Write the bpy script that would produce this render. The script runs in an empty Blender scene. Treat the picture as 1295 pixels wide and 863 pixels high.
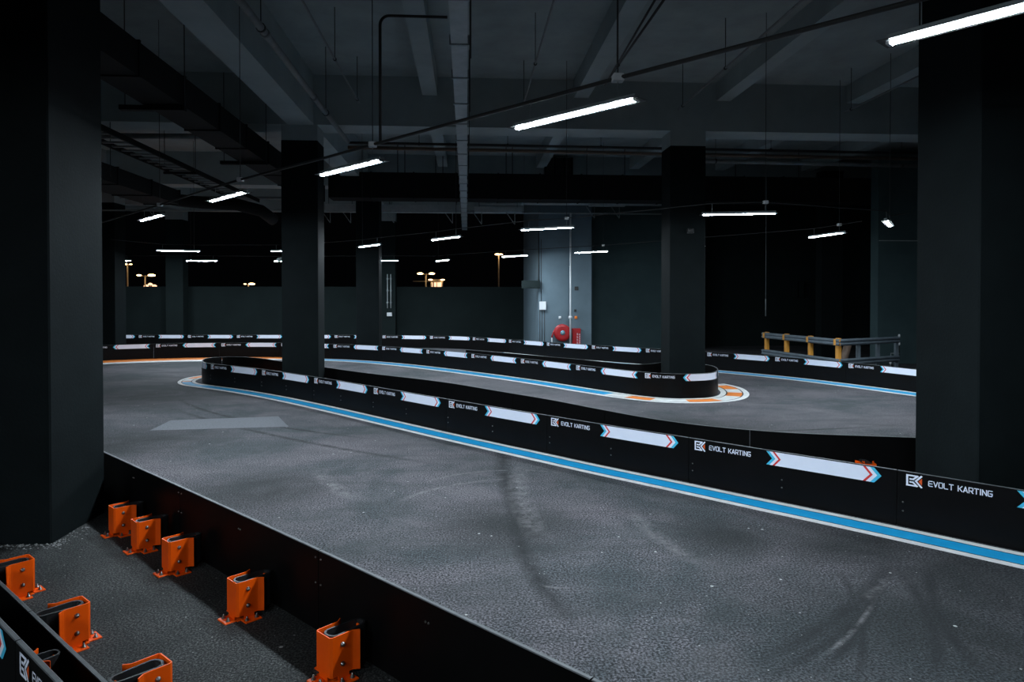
import bpy, bmesh, math, random
from mathutils import Vector, Matrix

random.seed(11)
sc = bpy.context.scene
COL = sc.collection

# ------------------------------------------------------------------ camera
F = 863.0                     # focal length in pixels of the 1295 x 863 frame
EYE = 2.10                    # camera height
HOR = 376.0                   # pixel row of the horizon
PITCH = math.radians(0.75)
YAW = math.atan(57.5 / F)     # building depth axis meets the horizon at x = 590
PPY = HOR + F * math.tan(PITCH)

cam_data = bpy.data.cameras.new('camera')
cam = bpy.data.objects.new('camera', cam_data)
COL.objects.link(cam)
cam.location = (0, 0, EYE)
cam.rotation_euler = (math.pi / 2 - PITCH, 0, -YAW)
cam_data.sensor_fit = 'HORIZONTAL'
cam_data.sensor_width = 36.0
cam_data.lens = F / 1295.0 * 36.0
cam_data.shift_y = (PPY - 431.5) / 1295.0
cam_data.clip_start = 0.05
cam_data.clip_end = 500
sc.camera = cam

# ------------------------------------------------------------------ world / exposure
world = bpy.data.worlds.new('night')
sc.world = world
world.use_nodes = True
bgn = world.node_tree.nodes['Background']
bgn.inputs[0].default_value = (0.30, 0.36, 0.45, 1)
bgn.inputs[1].default_value = 0.0016
sc.view_settings.view_transform = 'Standard'
sc.view_settings.look = 'None'
sc.view_settings.gamma = 1.0
sc.view_settings.use_curve_mapping = False
sc.view_settings.exposure = 0.0
LAMP = 600.0                  # radiance of the LED tubes
sc.cycles.use_denoising = True
sc.cycles.max_bounces = 6
sc.cycles.sample_clamp_indirect = 4.0

# ------------------------------------------------------------------ pixel helpers
RM = cam.rotation_euler.to_matrix()
CAMP = Vector((0, 0, EYE))


def ray(px, py):
    return RM @ Vector(((px - 647.5) / F, -(py - PPY) / F, -1.0))


def PX(px, py, z=0.0):
    """point where the pixel's ray meets the horizontal plane at height z"""
    r = ray(px, py)
    return CAMP + r * ((z - EYE) / r.z)


def AY(px, py, y):
    """point where the pixel's ray meets the wall plane at building depth y"""
    r = ray(px, py)
    return CAMP + r * (y / r.y)


def V2(p):
    return Vector((p[0], p[1]))


# ------------------------------------------------------------------ materials
MATS = {}


def mat(name, c1, c2=None, rough=0.6, metal=0.0, scale=6.0, bump=0.0, bscale=60.0, emit=None, estr=0.0, spec=0.5, detail=5.0):
    m = bpy.data.materials.new(name)
    m.use_nodes = True
    nt = m.node_tree
    b = nt.nodes['Principled BSDF']
    b.inputs['Roughness'].default_value = rough
    b.inputs['Metallic'].default_value = metal
    b.inputs['Specular IOR Level'].default_value = spec
    c2 = c2 or tuple(min(1, x * 0.72) for x in c1)
    tc = nt.nodes.new('ShaderNodeTexCoord')
    nz = nt.nodes.new('ShaderNodeTexNoise')
    nz.inputs['Scale'].default_value = scale
    nz.inputs['Detail'].default_value = detail
    nz.inputs['Roughness'].default_value = 0.62
    nt.links.new(tc.outputs['Object'], nz.inputs['Vector'])
    rp = nt.nodes.new('ShaderNodeValToRGB')
    rp.color_ramp.elements[0].position = 0.32
    rp.color_ramp.elements[1].position = 0.68
    rp.color_ramp.elements[0].color = (*c2, 1)
    rp.color_ramp.elements[1].color = (*c1, 1)
    nt.links.new(nz.outputs['Fac'], rp.inputs['Fac'])
    nt.links.new(rp.outputs['Color'], b.inputs['Base Color'])
    if bump > 0:
        n2 = nt.nodes.new('ShaderNodeTexNoise')
        n2.inputs['Scale'].default_value = bscale
        n2.inputs['Detail'].default_value = 4
        nt.links.new(tc.outputs['Object'], n2.inputs['Vector'])
        bp = nt.nodes.new('ShaderNodeBump')
        bp.inputs['Strength'].default_value = bump
        bp.inputs['Distance'].default_value = 0.01
        nt.links.new(n2.outputs['Fac'], bp.inputs['Height'])
        nt.links.new(bp.outputs['Normal'], b.inputs['Normal'])
    if emit:
        b.inputs['Emission Color'].default_value = (*emit, 1)
        b.inputs['Emission Strength'].default_value = estr
    MATS[name] = m
    return m


M = MATS
mat('concrete', (0.33, 0.37, 0.365), (0.25, 0.285, 0.28), 0.9, scale=1.3, bump=0.25, bscale=18)
mat('concrete_beam', (0.37, 0.42, 0.42), (0.29, 0.335, 0.335), 0.9, scale=1.0, bump=0.2, bscale=20)
mat('charcoal_paint', (0.0085, 0.0120, 0.0128), (0.0062, 0.0088, 0.0094), 0.7, scale=2.2, bump=0.15, bscale=40, spec=0.06)
mat('charcoal_wall', (0.0140, 0.0205, 0.0208), (0.0112, 0.0165, 0.0168), 0.85, scale=1.1, bump=0.15, bscale=30, spec=0.06)
mat('teal_wall', (0.070, 0.112, 0.120), (0.054, 0.090, 0.097), 0.8, scale=1.1, bump=0.15, bscale=30, spec=0.2)
mat('cut_edge', (0.100, 0.108, 0.112), (0.055, 0.060, 0.064), 0.5, scale=11)
mat('grey_wall', (0.125, 0.178, 0.212), (0.100, 0.145, 0.175), 0.7, scale=1.6, bump=0.12, bscale=30)
mat('black_paint', (0.010, 0.0095, 0.0095), (0.007, 0.0065, 0.0065), 0.8, scale=3, spec=0.2)
mat('black_plastic', (0.0045, 0.0042, 0.0045), (0.0032, 0.0032, 0.0032), 0.42, scale=5, bump=0.05, bscale=14, spec=0.10)
mat('rubber', (0.020, 0.021, 0.023), (0.013, 0.014, 0.015), 0.5, scale=20, bump=0.1, bscale=90)
mat('white_print', (0.80, 0.82, 0.92), (0.76, 0.78, 0.89), 0.5, scale=8)
mat('red_print', (0.72, 0.028, 0.020), (0.62, 0.022, 0.018), 0.5, scale=8)
mat('cyan_print', (0.06, 0.50, 0.72), (0.05, 0.44, 0.66), 0.5, scale=8)
mat('orange_print', (0.80, 0.10, 0.012), None, 0.5, scale=8)
mat('kerb_blue', (0.006, 0.34, 0.66), (0.004, 0.285, 0.58), 0.6, scale=5, bump=0.2, bscale=120)
mat('kerb_white', (0.78, 0.78, 0.76), (0.58, 0.58, 0.57), 0.65, scale=7, bump=0.2, bscale=120)
mat('kerb_orange', (0.86, 0.24, 0.03), (0.74, 0.19, 0.022), 0.65, scale=6, bump=0.2, bscale=120)
mat('kerb_black', (0.010, 0.010, 0.011), None, 0.7, scale=6)
mat('orange_steel', (1.0, 0.112, 0.001), (0.95, 0.098, 0.001), 0.45, scale=9, bump=0.03, bscale=60, spec=0.25)
mat('steel_bolt', (0.30, 0.29, 0.27), (0.20, 0.19, 0.18), 0.35, 0.9, scale=30)
mat('galvanised', (0.33, 0.37, 0.38), (0.24, 0.27, 0.28), 0.6, 0.35, scale=9)
mat('galvanised_pale', (0.46, 0.50, 0.51), (0.36, 0.40, 0.41), 0.55, 0.2, scale=6)
mat('pipe_grey', (0.24, 0.25, 0.25), (0.17, 0.18, 0.18), 0.6, 0.2, scale=7)
mat('dark_pipe', (0.030, 0.030, 0.030), (0.020, 0.019, 0.019), 0.6, scale=7)
mat('box_white', (0.74, 0.76, 0.78), (0.68, 0.70, 0.72), 0.5, scale=6)
mat('fire_red', (0.42, 0.012, 0.016), (0.34, 0.010, 0.013), 0.4, scale=6)
mat('hub_blue', (0.20, 0.42, 0.52), None, 0.4, 0.4, scale=10)
mat('rail_zinc', (0.17, 0.21, 0.24), (0.12, 0.15, 0.18), 0.55, 0.3, scale=5)
mat('post_amber', (0.72, 0.33, 0.05), (0.60, 0.26, 0.04), 0.5, scale=6)
mat('brown_wrap', (0.20, 0.13, 0.09), (0.14, 0.10, 0.08), 0.6, scale=12)
mat('lamp_pole', (0.55, 0.50, 0.44), None, 0.6, scale=3)
mat('gravel', (0.40, 0.40, 0.39), (0.22, 0.22, 0.22), 0.9, scale=90)
mat('worn_paint', (0.150, 0.155, 0.172), (0.062, 0.065, 0.074), 0.8, scale=55, bump=0.4, bscale=130, detail=3)
mat('tube_glow', (0.9, 0.95, 1.0), None, 0.4, emit=(0.77, 0.90, 1.0), estr=LAMP)
mat('sodium_glow', (1.0, 0.8, 0.5), None, 0.4, emit=(1.0, 0.62, 0.27), estr=9.0)
mat('kiosk_glow', (1.0, 0.8, 0.6), None, 0.4, emit=(1.0, 0.56, 0.36), estr=1.6)
mat('pin_glow', (1.0, 1.0, 1.0), None, 0.4, emit=(0.9, 0.95, 1.0), estr=6.0)
mat('ground_dark', (0.03, 0.03, 0.03), None, 0.9, scale=0.3)


def asphalt():
    m = bpy.data.materials.new('asphalt')
    m.use_nodes = True
    nt = m.node_tree
    N, L = nt.nodes, nt.links
    b = N['Principled BSDF']
    tc = N.new('ShaderNodeTexCoord')
    co = tc.outputs['Object']

    def noise(scale, detail=4, rough=0.6, vec=None, dist=0.0):
        n = N.new('ShaderNodeTexNoise')
        n.inputs['Scale'].default_value = scale
        n.inputs['Detail'].default_value = detail
        n.inputs['Roughness'].default_value = rough
        n.inputs['Distortion'].default_value = dist
        L.new(vec or co, n.inputs['Vector'])
        return n.outputs['Fac']

    def ramp(fac, p0, c0, p1, c1):
        r = N.new('ShaderNodeValToRGB')
        r.color_ramp.elements[0].position = p0
        r.color_ramp.elements[1].position = p1
        r.color_ramp.elements[0].color = (*c0, 1) if len(c0) == 3 else c0
        r.color_ramp.elements[1].color = (*c1, 1) if len(c1) == 3 else c1
        L.new(fac, r.inputs['Fac'])
        return r.outputs['Color']

    def math_(op, a, bb=None, clamp=False):
        n = N.new('ShaderNodeMath')
        n.operation = op
        n.use_clamp = clamp
        for i, v in enumerate((a, bb)):
            if v is None:
                continue
            if isinstance(v, (int, float)):
                n.inputs[i].default_value = v
            else:
                L.new(v, n.inputs[i])
        return n.outputs[0]

    def mix(fac, a, bb, mode='MIX'):
        n = N.new('ShaderNodeMix')
        n.data_type = 'RGBA'
        n.blend_type = mode
        if isinstance(fac, (int, float)):
            n.inputs[0].default_value = fac
        else:
            L.new(fac, n.inputs[0])
        for i, v in ((6, a), (7, bb)):
            if isinstance(v, tuple):
                n.inputs[i].default_value = (*v, 1)
            else:
                L.new(v, n.inputs[i])
        return n.outputs[2]

    # grain of the aggregate, then patches of dust and rubber
    g = ramp(noise(62, 2, 0.6), 0.41, (0.008, 0.009, 0.010), 0.66, (0.205, 0.207, 0.216))
    patch = noise(0.42, 7, 0.66, dist=0.5)
    c = mix(ramp(patch, 0.41, (0, 0, 0), 0.59, (1, 1, 1)), mix(1.0, g, (0.42, 0.49, 0.52), 'MULTIPLY'), mix(1.0, g, (1.16, 1.03, 1.10), 'MULTIPLY'))
    fine = noise(2.1, 8, 0.72, dist=0.9)
    c = mix(math_('MULTIPLY', ramp(fine, 0.48, (0, 0, 0), 0.70, (1, 1, 1)), 0.34), c, (0.150, 0.138, 0.146))
    mp = N.new('ShaderNodeMapping')
    mp.inputs['Rotation'].default_value = (0, 0, math.radians(45))
    mp.inputs['Scale'].default_value = (0.35, 2.6, 1)
    L.new(co, mp.inputs['Vector'])
    st = noise(1.3, 6, 0.68, vec=mp.outputs['Vector'], dist=0.6)
    c = mix(math_('MULTIPLY', ramp(st, 0.50, (0, 0, 0), 0.72, (1, 1, 1)), 0.55), c, (0.022, 0.026, 0.027))
    dk = noise(0.9, 6, 0.62, dist=1.0)
    c = mix(math_('MULTIPLY', ramp(dk, 0.50, (0, 0, 0), 0.70, (1, 1, 1)), 0.40), c, (0.026, 0.032, 0.032))

    # rubber where karts brake and turn, deepened to paint weaker light lower right
    rag = ramp(noise(1.1, 7, 0.7, dist=0.7), 0.30, (0.55, 0.55, 0.55), 0.60, (1, 1, 1))
    rub_shade = None
    for px_, py_, rr in ((1200, 810, 1.45), (1270, 745, 1.3), (1080, 690, 0.9), (915, 680, 0.6), (170, 560, 1.3), (330, 620, 0.9), (640, 665, 0.75), (900, 545, 1.6), (210, 500, 2.2)):
        pc = PX(px_, py_)
        d = N.new('ShaderNodeVectorMath')
        d.operation = 'DISTANCE'
        L.new(co, d.inputs[0])
        d.inputs[1].default_value = (pc.x, pc.y, 0)
        f = math_('SUBTRACT', 1.25, math_('DIVIDE', d.outputs['Value'], rr), True)
        rub_shade = f if rub_shade is None else math_('MAXIMUM', rub_shade, f)
    c = mix(math_('MULTIPLY', math_('MULTIPLY', rub_shade, rag), 0.95), c, mix(1.0, g, (0.125, 0.15, 0.15), 'MULTIPLY'))
    # strip behind the near barrier: unswept, coarser asphalt, darkened with painted shade
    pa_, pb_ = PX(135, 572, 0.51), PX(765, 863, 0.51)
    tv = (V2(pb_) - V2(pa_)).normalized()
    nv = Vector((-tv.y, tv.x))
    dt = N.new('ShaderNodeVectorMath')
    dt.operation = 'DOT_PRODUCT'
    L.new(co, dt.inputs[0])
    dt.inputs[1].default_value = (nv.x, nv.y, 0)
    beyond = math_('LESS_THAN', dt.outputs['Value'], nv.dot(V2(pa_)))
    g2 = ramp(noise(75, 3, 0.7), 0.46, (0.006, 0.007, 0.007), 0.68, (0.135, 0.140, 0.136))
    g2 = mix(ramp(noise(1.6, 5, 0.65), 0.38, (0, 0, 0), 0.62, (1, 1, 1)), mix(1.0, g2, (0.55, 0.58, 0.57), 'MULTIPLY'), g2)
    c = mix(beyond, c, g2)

    # tyre marks: rings broken by noise, each limited to a stretch around one point
    sep = N.new('ShaderNodeSeparateXYZ')
    L.new(co, sep.inputs[0])

    def arc(cx, cy, r, w, px, py, reach, seed):
        v = N.new('ShaderNodeCombineXYZ')
        L.new(sep.outputs[0], v.inputs[0])
        L.new(sep.outputs[1], v.inputs[1])
        d = N.new('ShaderNodeVectorMath')
        d.operation = 'DISTANCE'
        L.new(v.outputs[0], d.inputs[0])
        d.inputs[1].default_value = (cx, cy, 0)
        k = math_('ABSOLUTE', math_('SUBTRACT', d.outputs['Value'], r))
        band = math_('SUBTRACT', 1.0, math_('DIVIDE', k, w), True)
        e = N.new('ShaderNodeVectorMath')
        e.operation = 'DISTANCE'
        L.new(v.outputs[0], e.inputs[0])
        e.inputs[1].default_value = (px, py, 0)
        lim = math_('SUBTRACT', 1.0, math_('DIVIDE', e.outputs['Value'], reach), True)
        lim = math_('MULTIPLY', lim, 2.2, True)
        return math_('MULTIPLY', math_('POWER', band, 0.7), lim)

    def arc_through(a, b_, bulge, w, reach, seed=0):
        a, b_ = V2(a), V2(b_)
        mid = (a + b_) / 2
        dirv = (b_ - a)
        n = Vector((-dirv.y, dirv.x)).normalized()
        half = dirv.length / 2
        r = (half * half + bulge * bulge) / (2 * abs(bulge))
        cen = mid + n * (r - abs(bulge)) * (1 if bulge > 0 else -1)
        return arc(cen.x, cen.y, r, w, mid.x, mid.y, reach, seed)

    brk = ramp(noise(5.5, 6, 0.75), 0.34, (0.35, 0.35, 0.35), 0.58, (1, 1, 1))
    dark = None
    for (p, q, bl, w, rc) in [
        ((930, 850), (1130, 700), 0.14, 0.085, 1.2), ((960, 862), (1120, 722), 0.12, 0.050, 1.1),
        ((1020, 862), (1105, 730), 0.10, 0.05, 0.9), ((1085, 862), (1060, 720), 0.08, 0.035, 0.9),
        ((1180, 862), (1135, 720), 0.10, 0.06, 0.9), ((1240, 850), (1180, 720), -0.10, 0.06, 0.9),
        ((655, 640), (700, 760), 0.10, 0.10, 1.6), ((640, 560), (690, 700), 0.16, 0.13, 2.2),
        ((980, 590), (1150, 548), 0.2, 0.05, 2.0), ((800, 545), (1100, 540), 0.2, 0.05, 2.5),
        ((200, 510), (640, 600), 0.4, 0.07, 3.8), ((220, 500), (520, 560), 0.6, 0.06, 3.6)]:
        f = arc_through(PX(*p), PX(*q), bl, w, rc)
        dark = f if dark is None else math_('MAXIMUM', dark, f)
    c = mix(math_('MULTIPLY', math_('MULTIPLY', dark, brk), 0.95), c, (0.004, 0.005, 0.006))
    pale = None
    for (p, q, bl, w, rc) in [
        ((520, 628), (625, 607), -0.10, 0.045, 0.9), ((570, 602), (660, 595), -0.08, 0.035, 0.9),
        ((690, 742), (720, 744), 0.01, 0.022, 0.12), ((795, 640), (900, 720), 0.10, 0.10, 0.8),
        ((660, 585), (690, 690), 0.12, 0.14, 1.5), ((400, 590), (470, 640), 0.1, 0.12, 0.8),
        ((1010, 850), (1110, 745), 0.07, 0.022, 0.55), ((1090, 760), (1120, 730), 0.02, 0.05, 0.25)]:
        f = arc_through(PX(*p), PX(*q), bl, w, rc)
        pale = f if pale is None else math_('MAXIMUM', pale, f)
    brk2 = ramp(noise(8.5, 6, 0.75), 0.40, (0, 0, 0), 0.62, (1, 1, 1))
    c = mix(math_('MULTIPLY', math_('MULTIPLY', pale, brk2), 0.42), c, (0.27, 0.255, 0.26))

    # loose pale chips
    vo = N.new('ShaderNodeTexVoronoi')
    vo.inputs['Scale'].default_value = 9.0
    L.new(co, vo.inputs['Vector'])
    sepc = N.new('ShaderNodeSeparateColor')
    L.new(vo.outputs['Color'], sepc.inputs[0])
    size = math_('MULTIPLY', math_('POWER', sepc.outputs[0], 7.0), 0.12)
    chip = math_('LESS_THAN', vo.outputs['Distance'], size)
    c = mix(math_('MULTIPLY', chip, 0.85), c, (0.46, 0.46, 0.44))
    v2 = N.new('ShaderNodeTexVoronoi')
    v2.inputs['Scale'].default_value = 24.0
    L.new(co, v2.inputs['Vector'])
    sc2 = N.new('ShaderNodeSeparateColor')
    L.new(v2.outputs['Color'], sc2.inputs[0])
    chip2 = math_('LESS_THAN', v2.outputs['Distance'], math_('MULTIPLY', math_('POWER', sc2.outputs[1], 8.0), 0.16))
    c = mix(math_('MULTIPLY', chip2, 0.7), c, (0.38, 0.38, 0.37))
    L.new(c, b.inputs['Base Color'])
    b.inputs['Roughness'].default_value = 0.82
    b.inputs['Specular IOR Level'].default_value = 0.35
    bp = N.new('ShaderNodeBump')
    bp.inputs['Strength'].default_value = 0.55
    bp.inputs['Distance'].default_value = 0.012
    L.new(noise(110, 3, 0.7), bp.inputs['Height'])
    L.new(bp.outputs['Normal'], b.inputs['Normal'])
    MATS['asphalt'] = m


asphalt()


# ------------------------------------------------------------------ object helpers
def link(name, me, parent=None, mats=()):
    o = bpy.data.objects.new(name, me)
    COL.objects.link(o)
    for k in mats:
        me.materials.append(MATS[k])
    if parent is not None:
        o.parent = parent
    return o


def thing(name, label, cat, loc=(0, 0, 0), rz=0.0, group=None):
    o = bpy.data.objects.new(name, None)
    COL.objects.link(o)
    o.empty_display_size = 0.1
    o.location = loc
    o.rotation_euler = (0, 0, rz)
    o['label'] = label
    o['category'] = cat
    if group:
        o['group'] = group
    return o


def tag(o, label, cat, group=None):
    o['label'] = label
    o['category'] = cat
    if group:
        o['group'] = group
    return o


def struct(o):
    o['kind'] = 'structure'
    return o


class MB:
    """collects shapes, builds one mesh object"""

    def __init__(self):
        self.v, self.f, self.mi, self.sm = [], [], [], []

    def face(self, idx, mi=0, smooth=False):
        self.f.append(idx)
        self.mi.append(mi)
        self.sm.append(smooth)

    def box(self, a, b, mi=0, bev=0.0, rot=None, org=None):
        x0, y0, z0 = a
        x1, y1, z1 = b
        if bev <= 0:
            pts = [(x0, y0, z0), (x1, y0, z0), (x1, y1, z0), (x0, y1, z0), (x0, y0, z1), (x1, y0, z1), (x1, y1, z1), (x0, y1, z1)]
            fs = [(0, 3, 2, 1), (4, 5, 6, 7), (0, 1, 5, 4), (1, 2, 6, 5), (2, 3, 7, 6), (3, 0, 4, 7)]
        else:
            e = bev
            lo = [(x0 + e, y0), (x1 - e, y0), (x1, y0 + e), (x1, y1 - e), (x1 - e, y1), (x0 + e, y1), (x0, y1 - e), (x0, y0 + e)]
            pts = [(x, y, z0) for x, y in lo] + [(x, y, z1 - e) for x, y in lo]
            ii = [(x0 + e, y0 + e), (x1 - e, y0 + e), (x1 - e, y0 + e), (x1 - e, y1 - e), (x1 - e, y1 - e), (x0 + e, y1 - e), (x0 + e, y1 - e), (x0 + e, y0 + e)]
            pts += [(x, y, z1) for x, y in ii]
            fs = [tuple(range(7, -1, -1)), (16, 17, 19, 21)]
            for k in range(8):
                j = (k + 1) % 8
                fs.append((k, j, 8 + j, 8 + k))
                fs.append((8 + k, 8 + j, 16 + j, 16 + k))
        n = len(self.v)
        for p in pts:
            p = Vector(p)
            if rot is not None:
                p = rot @ (p - Vector(org)) + Vector(org)
            self.v.append(p)
        for f in fs:
            self.face(tuple(n + i for i in f), mi)
        return self

    def tube(self, pts, r, seg=8, mi=0, caps=True, radii=None):
        pts = [Vector(p) for p in pts]
        n0 = len(self.v)
        up = None
        for i, p in enumerate(pts):
            t = (pts[min(i + 1, len(pts) - 1)] - pts[max(i - 1, 0)]).normalized()
            if up is None:
                ref = Vector((0, 0, 1)) if abs(t.z) < 0.9 else Vector((1, 0, 0))
                up = (ref - t * ref.dot(t)).normalized()
            else:
                up = (up - t * up.dot(t)).normalized()
            s = t.cross(up)
            rr = radii[i] if radii else r
            for k in range(seg):
                a = 2 * math.pi * k / seg
                self.v.append(p + (up * math.cos(a) + s * math.sin(a)) * rr)
        for i in range(len(pts) - 1):
            for k in range(seg):
                j = (k + 1) % seg
                a, b = n0 + i * seg, n0 + (i + 1) * seg
                self.face((a + k, a + j, b + j, b + k), mi, True)
        if caps:
            self.face(tuple(n0 + k for k in range(seg - 1, -1, -1)), mi)
            e = n0 + (len(pts) - 1) * seg
            self.face(tuple(e + k for k in range(seg)), mi)
        return self

    def lathe(self, prof, org, axis, seg=20, mi=0):
        """profile of (radius, distance along axis)"""
        axis = Vector(axis).normalized()
        ref = Vector((0, 0, 1)) if abs(axis.z) < 0.9 else Vector((1, 0, 0))
        u = (ref - axis * ref.dot(axis)).normalized()
        w = axis.cross(u)
        n0 = len(self.v)
        for r, h in prof:
            for k in range(seg):
                a = 2 * math.pi * k / seg
                self.v.append(Vector(org) + axis * h + (u * math.cos(a) + w * math.sin(a)) * r)
        for i in range(len(prof) - 1):
            for k in range(seg):
                j = (k + 1) % seg
                a, b = n0 + i * seg, n0 + (i + 1) * seg
                self.face((a + k, a + j, b + j, b + k), mi, True)
        self.face(tuple(n0 + k for k in range(seg - 1, -1, -1)), mi)
        e = n0 + (len(prof) - 1) * seg
        self.face(tuple(e + k for k in range(seg)), mi)
        return self

    def sheet(self, plan, z0, z1, th, mi=0):
        """a bent plate: open plan polyline thickened to both sides and extruded upwards"""
        pl = [V2(p) for p in plan]
        lft, rgt = [], []
        for i, p in enumerate(pl):
            d = []
            if i > 0:
                d.append((pl[i] - pl[i - 1]).normalized())
            if i < len(pl) - 1:
                d.append((pl[i + 1] - pl[i]).normalized())
            t = sum(d, Vector((0, 0))).normalized()
            n = Vector((-t.y, t.x))
            k = th / 2 / max(0.4, n.dot(Vector((-d[0].y, d[0].x))))
            lft.append(p + n * k)
            rgt.append(p - n * k)
        n0 = len(self.v)
        m = len(pl)
        for z in (z0, z1):
            for q in lft + rgt:
                self.v.append(Vector((q.x, q.y, z)))
        for i in range(m - 1):
            a, b = n0 + i, n0 + i + 1
            c, d = a + m, b + m
            A, B, C, D = a + 2 * m, b + 2 * m, c + 2 * m, d + 2 * m
            self.face((a, A, B, b), mi)
            self.face((c, d, D, C), mi)
            self.face((A, C, D, B), mi)
            self.face((a, b, d, c), mi)
        self.face((n0, n0 + m, n0 + 3 * m, n0 + 2 * m), mi)
        self.face((n0 + m - 1, n0 + 3 * m - 1, n0 + 4 * m - 1 + 0, n0 + 2 * m - 1), mi) if False else None
        e = n0 + m - 1
        self.face((e, e + 2 * m, e + 3 * m, e + m), mi)
        return self

    def mesh(self, name):
        me = bpy.data.meshes.new(name)
        me.from_pydata([tuple(p) for p in self.v], [], self.f)
        me.polygons.foreach_set('material_index', self.mi)
        me.polygons.foreach_set('use_smooth', self.sm)
        me.update()
        return me

    def obj(self, name, mats, parent=None):
        if isinstance(mats, str):
            mats = (mats,)
        return link(name, self.mesh(name), parent, mats)


def copy_part(o, parent, loc=None, rot=None):
    c = o.copy()
    COL.objects.link(c)
    c.parent = parent
    if loc is not None:
        c.location = loc
    if rot is not None:
        c.rotation_euler = rot
    return c


def copy_tree(o, parent=None):
    c = o.copy()
    COL.objects.link(c)
    c.parent = parent
    for ch in [x for x in o.children]:
        copy_tree(ch, c)
    return c


class Path:
    def __init__(self, pts, step=0.05):
        P = [V2(p) for p in pts]
        P = [P[0] * 2 - P[1]] + P + [P[-1] * 2 - P[-2]]
        out = []
        for i in range(1, len(P) - 2):
            p0, p1, p2, p3 = P[i - 1], P[i], P[i + 1], P[i + 2]
            # centripetal Catmull-Rom
            t0 = 0.0
            t1 = t0 + max(1e-4, (p1 - p0).length ** 0.5)
            t2 = t1 + max(1e-4, (p2 - p1).length ** 0.5)
            t3 = t2 + max(1e-4, (p3 - p2).length ** 0.5)
            n = max(2, int((p2 - p1).length / step))
            for k in range(n):
                t = t1 + (t2 - t1) * k / n
                a1 = p0 * ((t1 - t) / (t1 - t0)) + p1 * ((t - t0) / (t1 - t0))
                a2 = p1 * ((t2 - t) / (t2 - t1)) + p2 * ((t - t1) / (t2 - t1))
                a3 = p2 * ((t3 - t) / (t3 - t2)) + p3 * ((t - t2) / (t3 - t2))
                b1 = a1 * ((t2 - t) / (t2 - t0)) + a2 * ((t - t0) / (t2 - t0))
                b2 = a2 * ((t3 - t) / (t3 - t1)) + a3 * ((t - t1) / (t3 - t1))
                out.append(b1 * ((t2 - t) / (t2 - t1)) + b2 * ((t - t1) / (t2 - t1)))
        out.append(P[-2])
        self.p = out
        self.s = [0.0]
        for a, b in zip(out, out[1:]):
            self.s.append(self.s[-1] + (b - a).length)
        self.len = self.s[-1]

    def at(self, s):
        """position and outward normal (to the right of travel)"""
        import bisect
        if s <= 0:
            i = 0
        else:
            i = min(max(bisect.bisect_right(self.s, s) - 1, 0), len(self.p) - 2)
        a, b = self.p[i], self.p[i + 1]
        k = (s - self.s[i]) / max(1e-9, self.s[i + 1] - self.s[i])
        pos = a + (b - a) * k
        j0, j1 = max(0, i - 2), min(len(self.p) - 1, i + 3)
        t = (self.p[j1] - self.p[j0]).normalized()
        return pos, Vector((t.y, -t.x)), t

    def nearest(self, q):
        q = V2(q)
        i = min(range(len(self.p)), key=lambda k: (self.p[k] - q).length_squared)
        return self.s[i]

    def map(self, s, off, z):
        p, n, t = self.at(s)
        return Vector((p.x + n.x * off, p.y + n.y * off, z))


# ------------------------------------------------------------------ the building
SLAB = 6.87
SOFFIT = 5.80
PAINT = 5.47

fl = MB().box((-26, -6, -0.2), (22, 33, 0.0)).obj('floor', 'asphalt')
struct(fl)
out_ground = MB().box((-120, 34, -4.3), (120, 190, -4.0)).obj('ground', 'ground_dark')
struct(out_ground)

# faded parallelogram of paint on the track
q = [PX(189, 545), PX(216, 532), PX(352, 527), PX(365, 540)]
wp = MB()
n = len(wp.v)
for p in q:
    wp.v.append(Vector((p.x, p.y, 0.0)))
for p in q:
    wp.v.append(Vector((p.x, p.y, 0.003)))
wp.face((0, 3, 2, 1))
wp.face((4, 5, 6, 7))
for k in range(4):
    j = (k + 1) % 4
    wp.face((k, j, 4 + j, 4 + k))
wpo = wp.obj('worn_paint_patch', 'worn_paint', fl)
wpo['label'] = 'pale worn paint patch'

ceil = struct(MB().box((-26, -6, SLAB), (22, 31.5, SLAB + 0.25)).obj('ceiling', 'concrete'))
hx0_ = AY(681, 400, 24.6).x
# main beam along the left columns, cross beams over both column rows, shallow ribs
xl, xr = AY(353, 150, 14.3).x, AY(388, 149, 14.3).x
for x0, x1 in ((xl, xr), (xl - 8.4, xr - 8.4), (xl - 16.8, xr - 16.8)):
    MB().box((x0, -5.5, SOFFIT), (x1, 30.35, SLAB)).obj('beam', 'concrete_beam', ceil)
for y0 in (6.0, 14.93, 23.05):
    for x0, x1 in ((-25.5, xl - 8.4 - 8.4), (xr - 16.8, xl - 8.4), (xr - 8.4, xl), (xr, 21.5)):
        if x1 - x0 > 0.3:
            MB().box((x0, y0, SOFFIT), (x1, y0 + 0.74, SLAB)).obj('beam', 'concrete_beam', ceil)
MB().box((-25.5, 30.4, 5.95), (hx0_ - 0.02, 31.2, SLAB)).obj('beam', 'concrete_beam', ceil)
for x0 in (-0.95, 2.35, 5.55, 8.55, 11.6):
    for a, b in ((-5.5, 5.98), (6.76, 14.91), (15.69, 23.03)):
        MB().box((x0, a, SLAB - 0.40), (x0 + 0.32, b, SLAB)).obj('beam', 'concrete_beam', ceil)

# ------------------------------------------------------------------ columns
def column(x0, y0, x1, y1, label, top=SLAB - 0.02):
    t = thing('column', label, 'column', ((x0 + x1) / 2, (y0 + y1) / 2, 0))
    a, b = (x1 - x0) / 2, (y1 - y0) / 2
    MB().box((-a, -b, 0), (a, b, PAINT), bev=0.012).obj('shaft', 'charcoal_paint', t)
    MB().box((-a + 0.004, -b + 0.004, PAINT), (a - 0.004, b - 0.004, top)).obj('head', 'concrete_beam', t)['label'] = 'unpainted concrete head'
    return t


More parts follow.
